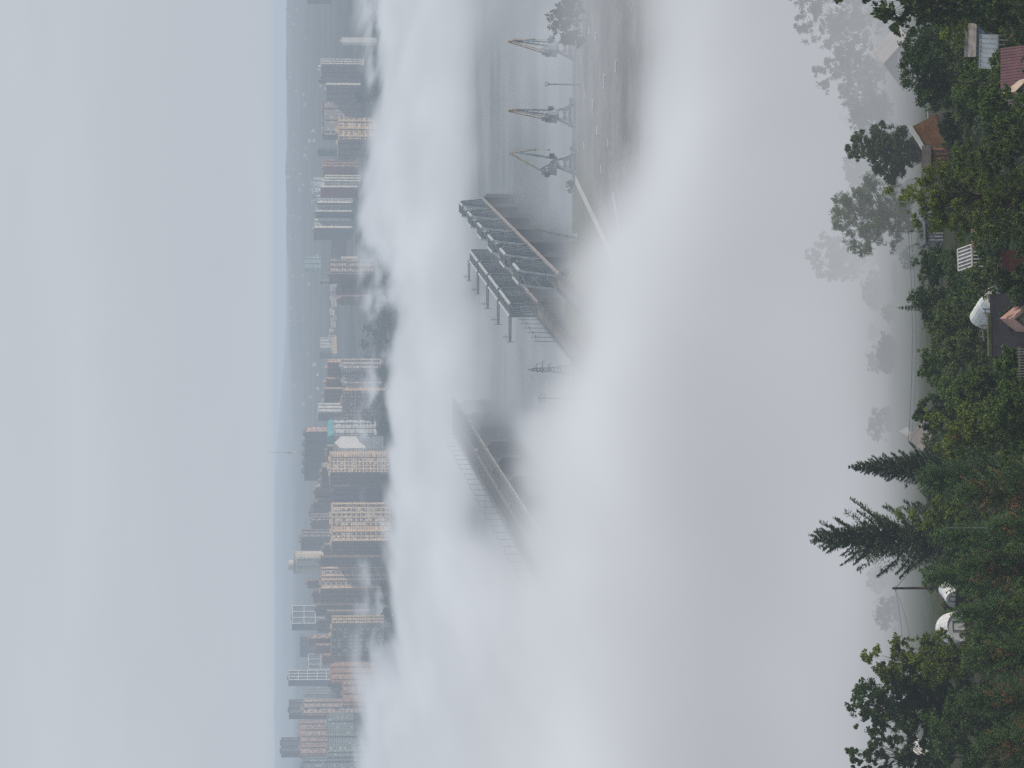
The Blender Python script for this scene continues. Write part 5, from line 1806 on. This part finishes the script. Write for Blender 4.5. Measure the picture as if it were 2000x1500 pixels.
# blue fronted shed
Y = 312
q = place(1955, 106, Y); k = Y / F
zt = at(1906, 106, Y).z - q.z
t = thing('shed', 'low dark shed with pale blue fascia at the right end', 'shed', (q.x, Y, q.z), R(-6))
MB().box(0, 0, -drop(q), 56 * k, 3.5, zt - .9).build('wall', corr_grey, t)
MB().box(-.2, -.3, zt - .897, 56 * k + .2, 3.7, zt).build('fascia', mat((.22, .31, .46), .6, .12, 1), t)
MB().hexa([(-.3, -.4, zt + .003), (56 * k + .3, -.4, zt + .003), (56 * k + .3, 3.9, zt + .003), (-.3, 3.9, zt + .003), (-.3, -.4, zt + .1), (56 * k + .3, -.4, zt + .1), (56 * k + .3, 3.9, zt + .4), (-.3, 3.9, zt + .4)]).build('roof', wood_grey, t)
# maroon roof
Y = 280
q = place(2010, 172, Y); k = Y / F
zt = at(1963, 172, Y).z - q.z
t = thing('cabin', 'cabin under a smooth maroon metal roof at the lower right', 'cabin', (q.x, Y, q.z), 0)
MB().hexa([(0, -1.9, zt - 2.1), (82 * k, -1.9, zt - 2.1), (82 * k, 1.4, zt), (0, 1.4, zt), (0, -1.9, zt - 2.0), (82 * k, -1.9, zt - 2.0), (82 * k, 1.4, zt + .1), (0, 1.4, zt + .1)]).build('roof', maroon, t)
MB().box(.3, -1.4, -drop(q), 82 * k - .3, 1.3, zt - 2.15).build('wall', wood_grey, t)
b = MB()
for i in range(14):
    x = 82 * k * (i + .5) / 14
    b.bar((x, -1.88, zt - 1.97), (x, 1.38, zt + .115), .03, .03)
b.build('roof_rib', maroon, t)
# pinkish beige corner roof below it
def corner_roof(label, px, y0, y1, vp, Y, m, name='cabin', cat='cabin'):
    q = place(px, y1, Y); k = Y / F
    w = (y1 - y0) * k
    zp = at(vp, (y0 + y1) / 2, Y).z - q.z
    return gable_house(name, label, cat, (q.x + w, Y, q.z - 1.5), R(88), 5, w, 1.5, zp, mat((.36, .32, .28), .9, .15, 1), m, .35, .12, zdown=drop(q))
corner_roof('beige roof corner below the maroon roof at the picture edge', 2004, 158, 200, 1984, 276, mat((.40, .33, .27), .8, .12, .8))
corner_roof('small pink roof corner before the black roof', 2006, 604, 642, 1983, 276, pink_m)
corner_roof('brown roof corner among the larches in the left corner', 1996, 1456, 1486, 1958, 290, mat((.20, .12, .10), .85, .2, .8))
# dark pole by the round tree
p = at(1878, 163, 300)
o = MB().tube([(0, 0, -.2), (0, 0, p.z - terrain(p.x, 300))], [.14, .1], 7).build('pole', wood_dark)
o.location = (p.x, 300, terrain(p.x, 300)); tag(o, 'dark wooden pole right of the maroon roof', 'pole')
# red fence
def fence(label, px, y0, y1, vt, Y, m, gap=.02, pw=.14, rz=0, name='fence'):
    q = place(px, y1, Y); k = Y / F
    w = (y1 - y0) * k
    h = at(vt, y1, Y).z - q.z
    t = thing(name, label, 'fence', (q.x, Y, q.z), R(rz))
    b = MB()
    n = int(w / (pw + gap))
    for i in range(n):
        x = w * i / n
        b.box(x, 0, -drop(q), x + pw, .04, h + .05 * math.sin(i * 7.1))
    b.build('board_panel', m, t)
    b = MB()
    for z in (h * .25, h * .8): b.box(0, .043, z, w, .1, z + .1)
    b.build('rail', m, t)
    for i in range(int(w / 2.2) + 1):
        MB().box(min(w - .12, i * 2.2), .103, -drop(q), min(w, i * 2.2 + .12), .22, h * .95).build('post', wood_dark, t)
    return t
fence('dark red board fence below the striped white canopy', 2004, 488, 532, 1956, 284, mat((.10, .026, .022), .8, .25, 1.2))
fence('grey slatted fence at the bottom left of the black roof', 2012, 676, 742, 1988, 262, mat((.28, .28, .28), .85, .15, 1), .14, .1)
fence('dark wooden paling at the left end below the birches', 1962, 1448, 1476, 1920, 300, wood_grey, .16, .1)
# arched greenhouses
def arch_house(label, px, yc, wpx, vt, Y, skin, n=12, rz=0, L=6.0, ribs=5):
    q = place(px, yc, Y); k = Y / F
    r = wpx * k / 2
    h = at(vt, yc, Y).z - q.z
    t = thing('greenhouse', label, 'greenhouse', (q.x, Y, q.z), R(rz))
    pts = [(-r * math.cos(PI * i / n), h * math.sin(PI * i / n)) for i in range(n + 1)]
    b = MB()
    for (x0, z0), (x1, z1) in zip(pts, pts[1:]):
        b.face([(x0, 0, z0), (x1, 0, z1), (x1, L, z1), (x0, L, z0)])
    b.build('cover', skin, t, True)
    MB().face([(x, .02, z) for x, z in reversed(pts)]).build('end_wall', skin, t)
    MB().face([(x, L - .02, z) for x, z in pts]).build('end_wall', skin, t)
    b = MB()
    for j in range(ribs):
        y = L * j / (ribs - 1)
        b.tube([(x * 1.01, y - (.04 if j == 0 else 0), z * 1.01) for x, z in pts], .045, 5)
    b.build('hoop', white_p, t)
    MB().box(-r * 1.02, -.1, -drop(q), r * 1.02, L, -.003).build('plinth', wood_dark, t)
    b = MB(); dw = r * .3
    for q_ in ((-dw - .05, 0, -dw + .05, h * .7), (dw - .05, 0, dw + .05, h * .7), (-dw + .05, h * .7 - .08, dw - .05, h * .7)):
        b.box(q_[0], -.05, q_[1], q_[2], .01, q_[3])
    b.build('door_frame', steel_dark, t)
    return t
arch_house('cream arched greenhouse right of the black roof', 1956, 582, 50, 1919, 312, poly, rz=20)
arch_house('white domed film greenhouse left of the power pole', 1884, 1222, 62, 1850, 338, film, rz=8)
t = arch_house('small pale blue film tunnel under the power pole', 1866, 1170, 34, 1848, 346, film, rz=-14, L=4, ribs=4)
o = MB()
q = place(1850, 1188, 350); k = 350 / F
dr = drop(q)
o.hexa([(0, 0, -dr), (27 * k, 0, -dr), (27 * k, 2, -dr), (0, 2, -dr), (0, 0, 0), (27 * k, 0, .25), (27 * k, 2, .25), (0, 2, 0)])
o.hexa([(-.2, -.2, .01), (27 * k + .2, -.2, .27), (27 * k + .2, 2.2, .27), (-.2, 2.2, .01), (-.2, -.2, .5), (27 * k + .2, -.2, .75), (27 * k + .2, 2.2, .75), (-.2, 2.2, .5)])
o = o.build('shed', wood_dark); o.location = q; tag(o, 'small dark flat roofed shed at the foot of the power pole', 'shed')
# black roof with a mossy edge and planks
Y = 286
q = place(2012, 694, Y); k = Y / F
zt = at(1944, 694, Y).z - q.z
w = 124 * k
t = thing('cabin', 'low cabin under a wide black roof with mossy ridge', 'cabin', (q.x, Y, q.z), R(3))
MB().hexa([(0, -2.5, zt - 3.2), (w, -2.5, zt - 3.2), (w, 1.5, zt), (0, 1.5, zt), (0, -2.5, zt - 3.08), (w, -2.5, zt - 3.08), (w, 1.5, zt + .12), (0, 1.5, zt + .12)]).build('roof', mat((.016, .016, .022), .8, .3, .7), t)
MB().bar((0, 1.5, zt + .2), (w * .68, 1.5, zt + .2), .5, .34).build('ridge_moss', mat((.085, .095, .04), .95, .3, 2), t)
MB().box(.3, -1.6, -drop(q), w - .3, 1.3, zt - 3.3).build('wall', wood_dark, t)
def plank_stack(label, px, y0, y1, vt, Y, n):
    q = place(px, y1, Y); k = Y / F
    t = thing('trestle', label, 'trestle', q, 0)
    w = (y1 - y0) * k; h = at(vt, y1, Y).z - q.z
    for i in range(n):
        x = w * i / max(1, n - 1)
        MB().bar((x, 0, -drop(q)), (x + .25, .1, h), .13).build('leg', wood_grey, t)
    MB().bar((-.2, -.1, h * .75), (w + .3, -.1, h * .9), .12).build('rail', wood_grey, t)
plank_stack('grey wooden trestle of three poles over the mossy ridge', 1944, 640, 662, 1914, 290, 3)
plank_stack('lone grey plank trestle left of the arched greenhouse', 1944, 608, 616, 1920, 290, 2)
# beige gabled house
Y = 388
q = place(1850, 908, Y); k = Y / F
zb = min(q.z, terrain(q.x, Y)) - .5
w = 56 * k
t = gable_house('house', 'beige house with blue window behind the slim dark spruce', 'house', (q.x + w, Y, zb), R(80), 9, w, at(1830, 900, Y).z - zb, (1830 - 1802) * k, mat((.42, .36, .28), .85, .15, .8), mat((.15, .14, .135), .85, .2, .6), .5, .15,
                wins=((w * .38, at(1826, 890, Y).z - zb, 1.1, 1.2, 'left'),), win_frame=mat((.26, .38, .58), .5, .1, 1))
# ghost roofs in the fog
for (px, py0, py1, vp, ve, Y, c, nm) in ((1832, 738, 786, 1788, 1806, 452, (.22, .16, .155), 'pinkish roofed house dissolving in the fog over the green trees'),
                                        (1826, 838, 872, 1780, 1812, 432, (.26, .26, .26), 'small grey roofed house in the fog right of the beige house'),
                                        (1800, 630, 656, 1786, 1798, 455, (.24, .24, .24), 'faint white edged roof in the fog over the olive tree'),
                                        (1776, 498, 560, 1726, 1764, 492, (.24, .24, .24), 'barely visible gable in the fog behind the dark green maple'),
                                        (1700, 205, 252, 1652, 1680, 540, (.26, .26, .26), 'barely visible pale roof in the fog above the walnut tree'),
                                        (1830, 1468, 1502, 1800, 1812, 392, (.5, .48, .46), 'pale house glimpsed between the two dark birches')):
    q = place(px, py1, Y); k = Y / F
    w = (py1 - py0) * k
    zb = min(q.z, terrain(q.x, Y)) - .5
    gable_house('house', nm, 'house', (q.x + w, Y, zb), R(84), 8, w, at(ve, py1, Y).z - zb, (ve - vp) * k, mat((.38, .37, .36), .9, .15, .6), mat(c, .8, .12, .5), .4, .15)

# power pole, aerial and wires
Y = 360
p = at(1743, 1149, Y)
zt = terrain(p.x, Y)
t = thing('power_pole', 'thick dark wooden power pole standing clear against the fog', 'power pole', (p.x, Y, zt))
hp = p.z - zt
MB().tube([(0, 0, -.3), (0, 0, hp)], [.19, .15], 8).build('post', wood_dark, t)
b = MB(); b.bar((-.25, 0, hp - .5), (.25, 0, hp - .5), .08)
b.tube([(-.25, 0, hp - .5), (-.25, 0, hp - .28)], .05, 6); b.tube([(.25, 0, hp - .5), (.25, 0, hp - .28)], .05, 6)
b.build('insulator', steel_pale, t)
poleP = Vector((p.x, Y, p.z - .35))
Y2 = 380
p2 = at(1740, 452, Y2)
z2 = terrain(p2.x, Y2)
t = thing('aerial_mast', 'thin aerial mast beside the blue grey corrugated shed', 'mast', (p2.x, Y2, z2))
MB().tube([(0, 0, -.3), (0, 0, p2.z - z2)], [.07, .05], 6).build('post', steel_dark, t)
hq = p2.z - z2
b = MB()
for dz in (.15, 2.3): b.bar((-.45, 0, hq - dz), (.45, 0, hq - dz), .06)
b.build('crossbar', steel_dark, t)
def wire(label, a, c, sag, r=.034, group='overhead wires of the gardens'):
    a, c = Vector(a), Vector(c)
    pts = []
    for i in range(17):
        s = i / 16
        q = a.lerp(c, s); q.z -= sag * 4 * s * (1 - s)
        pts.append(q)
    return tag(MB().tube(pts, r, 5).build('wire', steel_dark), label, 'wire', group)
m0 = Vector((p2.x, Y2, at(1774, 452, Y2).z))
m1 = at(1774, 862, 384)
wire('long thin power line crossing the fog over the middle trees', m0, m1, .55)
wire('thin lower wire running just under the long power line', m0 + Vector((0, .6, -.5)), m1 + Vector((0, .8, -.6)), .7, .024)
wire('wire rising from behind the tall spruce to the power pole', at(1782, 1100, 372), poleP, .3)
wire('upper wire from the power pole towards the light green tree', poleP, at(1765, 1300, 352), .25)
wire('lower wire slanting from the power pole into the light green tree', poleP + Vector((0, 0, -.1)), at(1782, 1262, 346), .15)
# thin bare metal pole among the larches
p = at(1850, 1032, 284)
zt = terrain(p.x, 284)
o = MB().tube([(0, 0, -.3), (.05, 0, p.z - zt)], [.04, .025], 6).build('pole', crane_grey); o.location = (p.x, 284, zt)
tag(o, 'thin pale metal pole standing among the larches', 'pole')
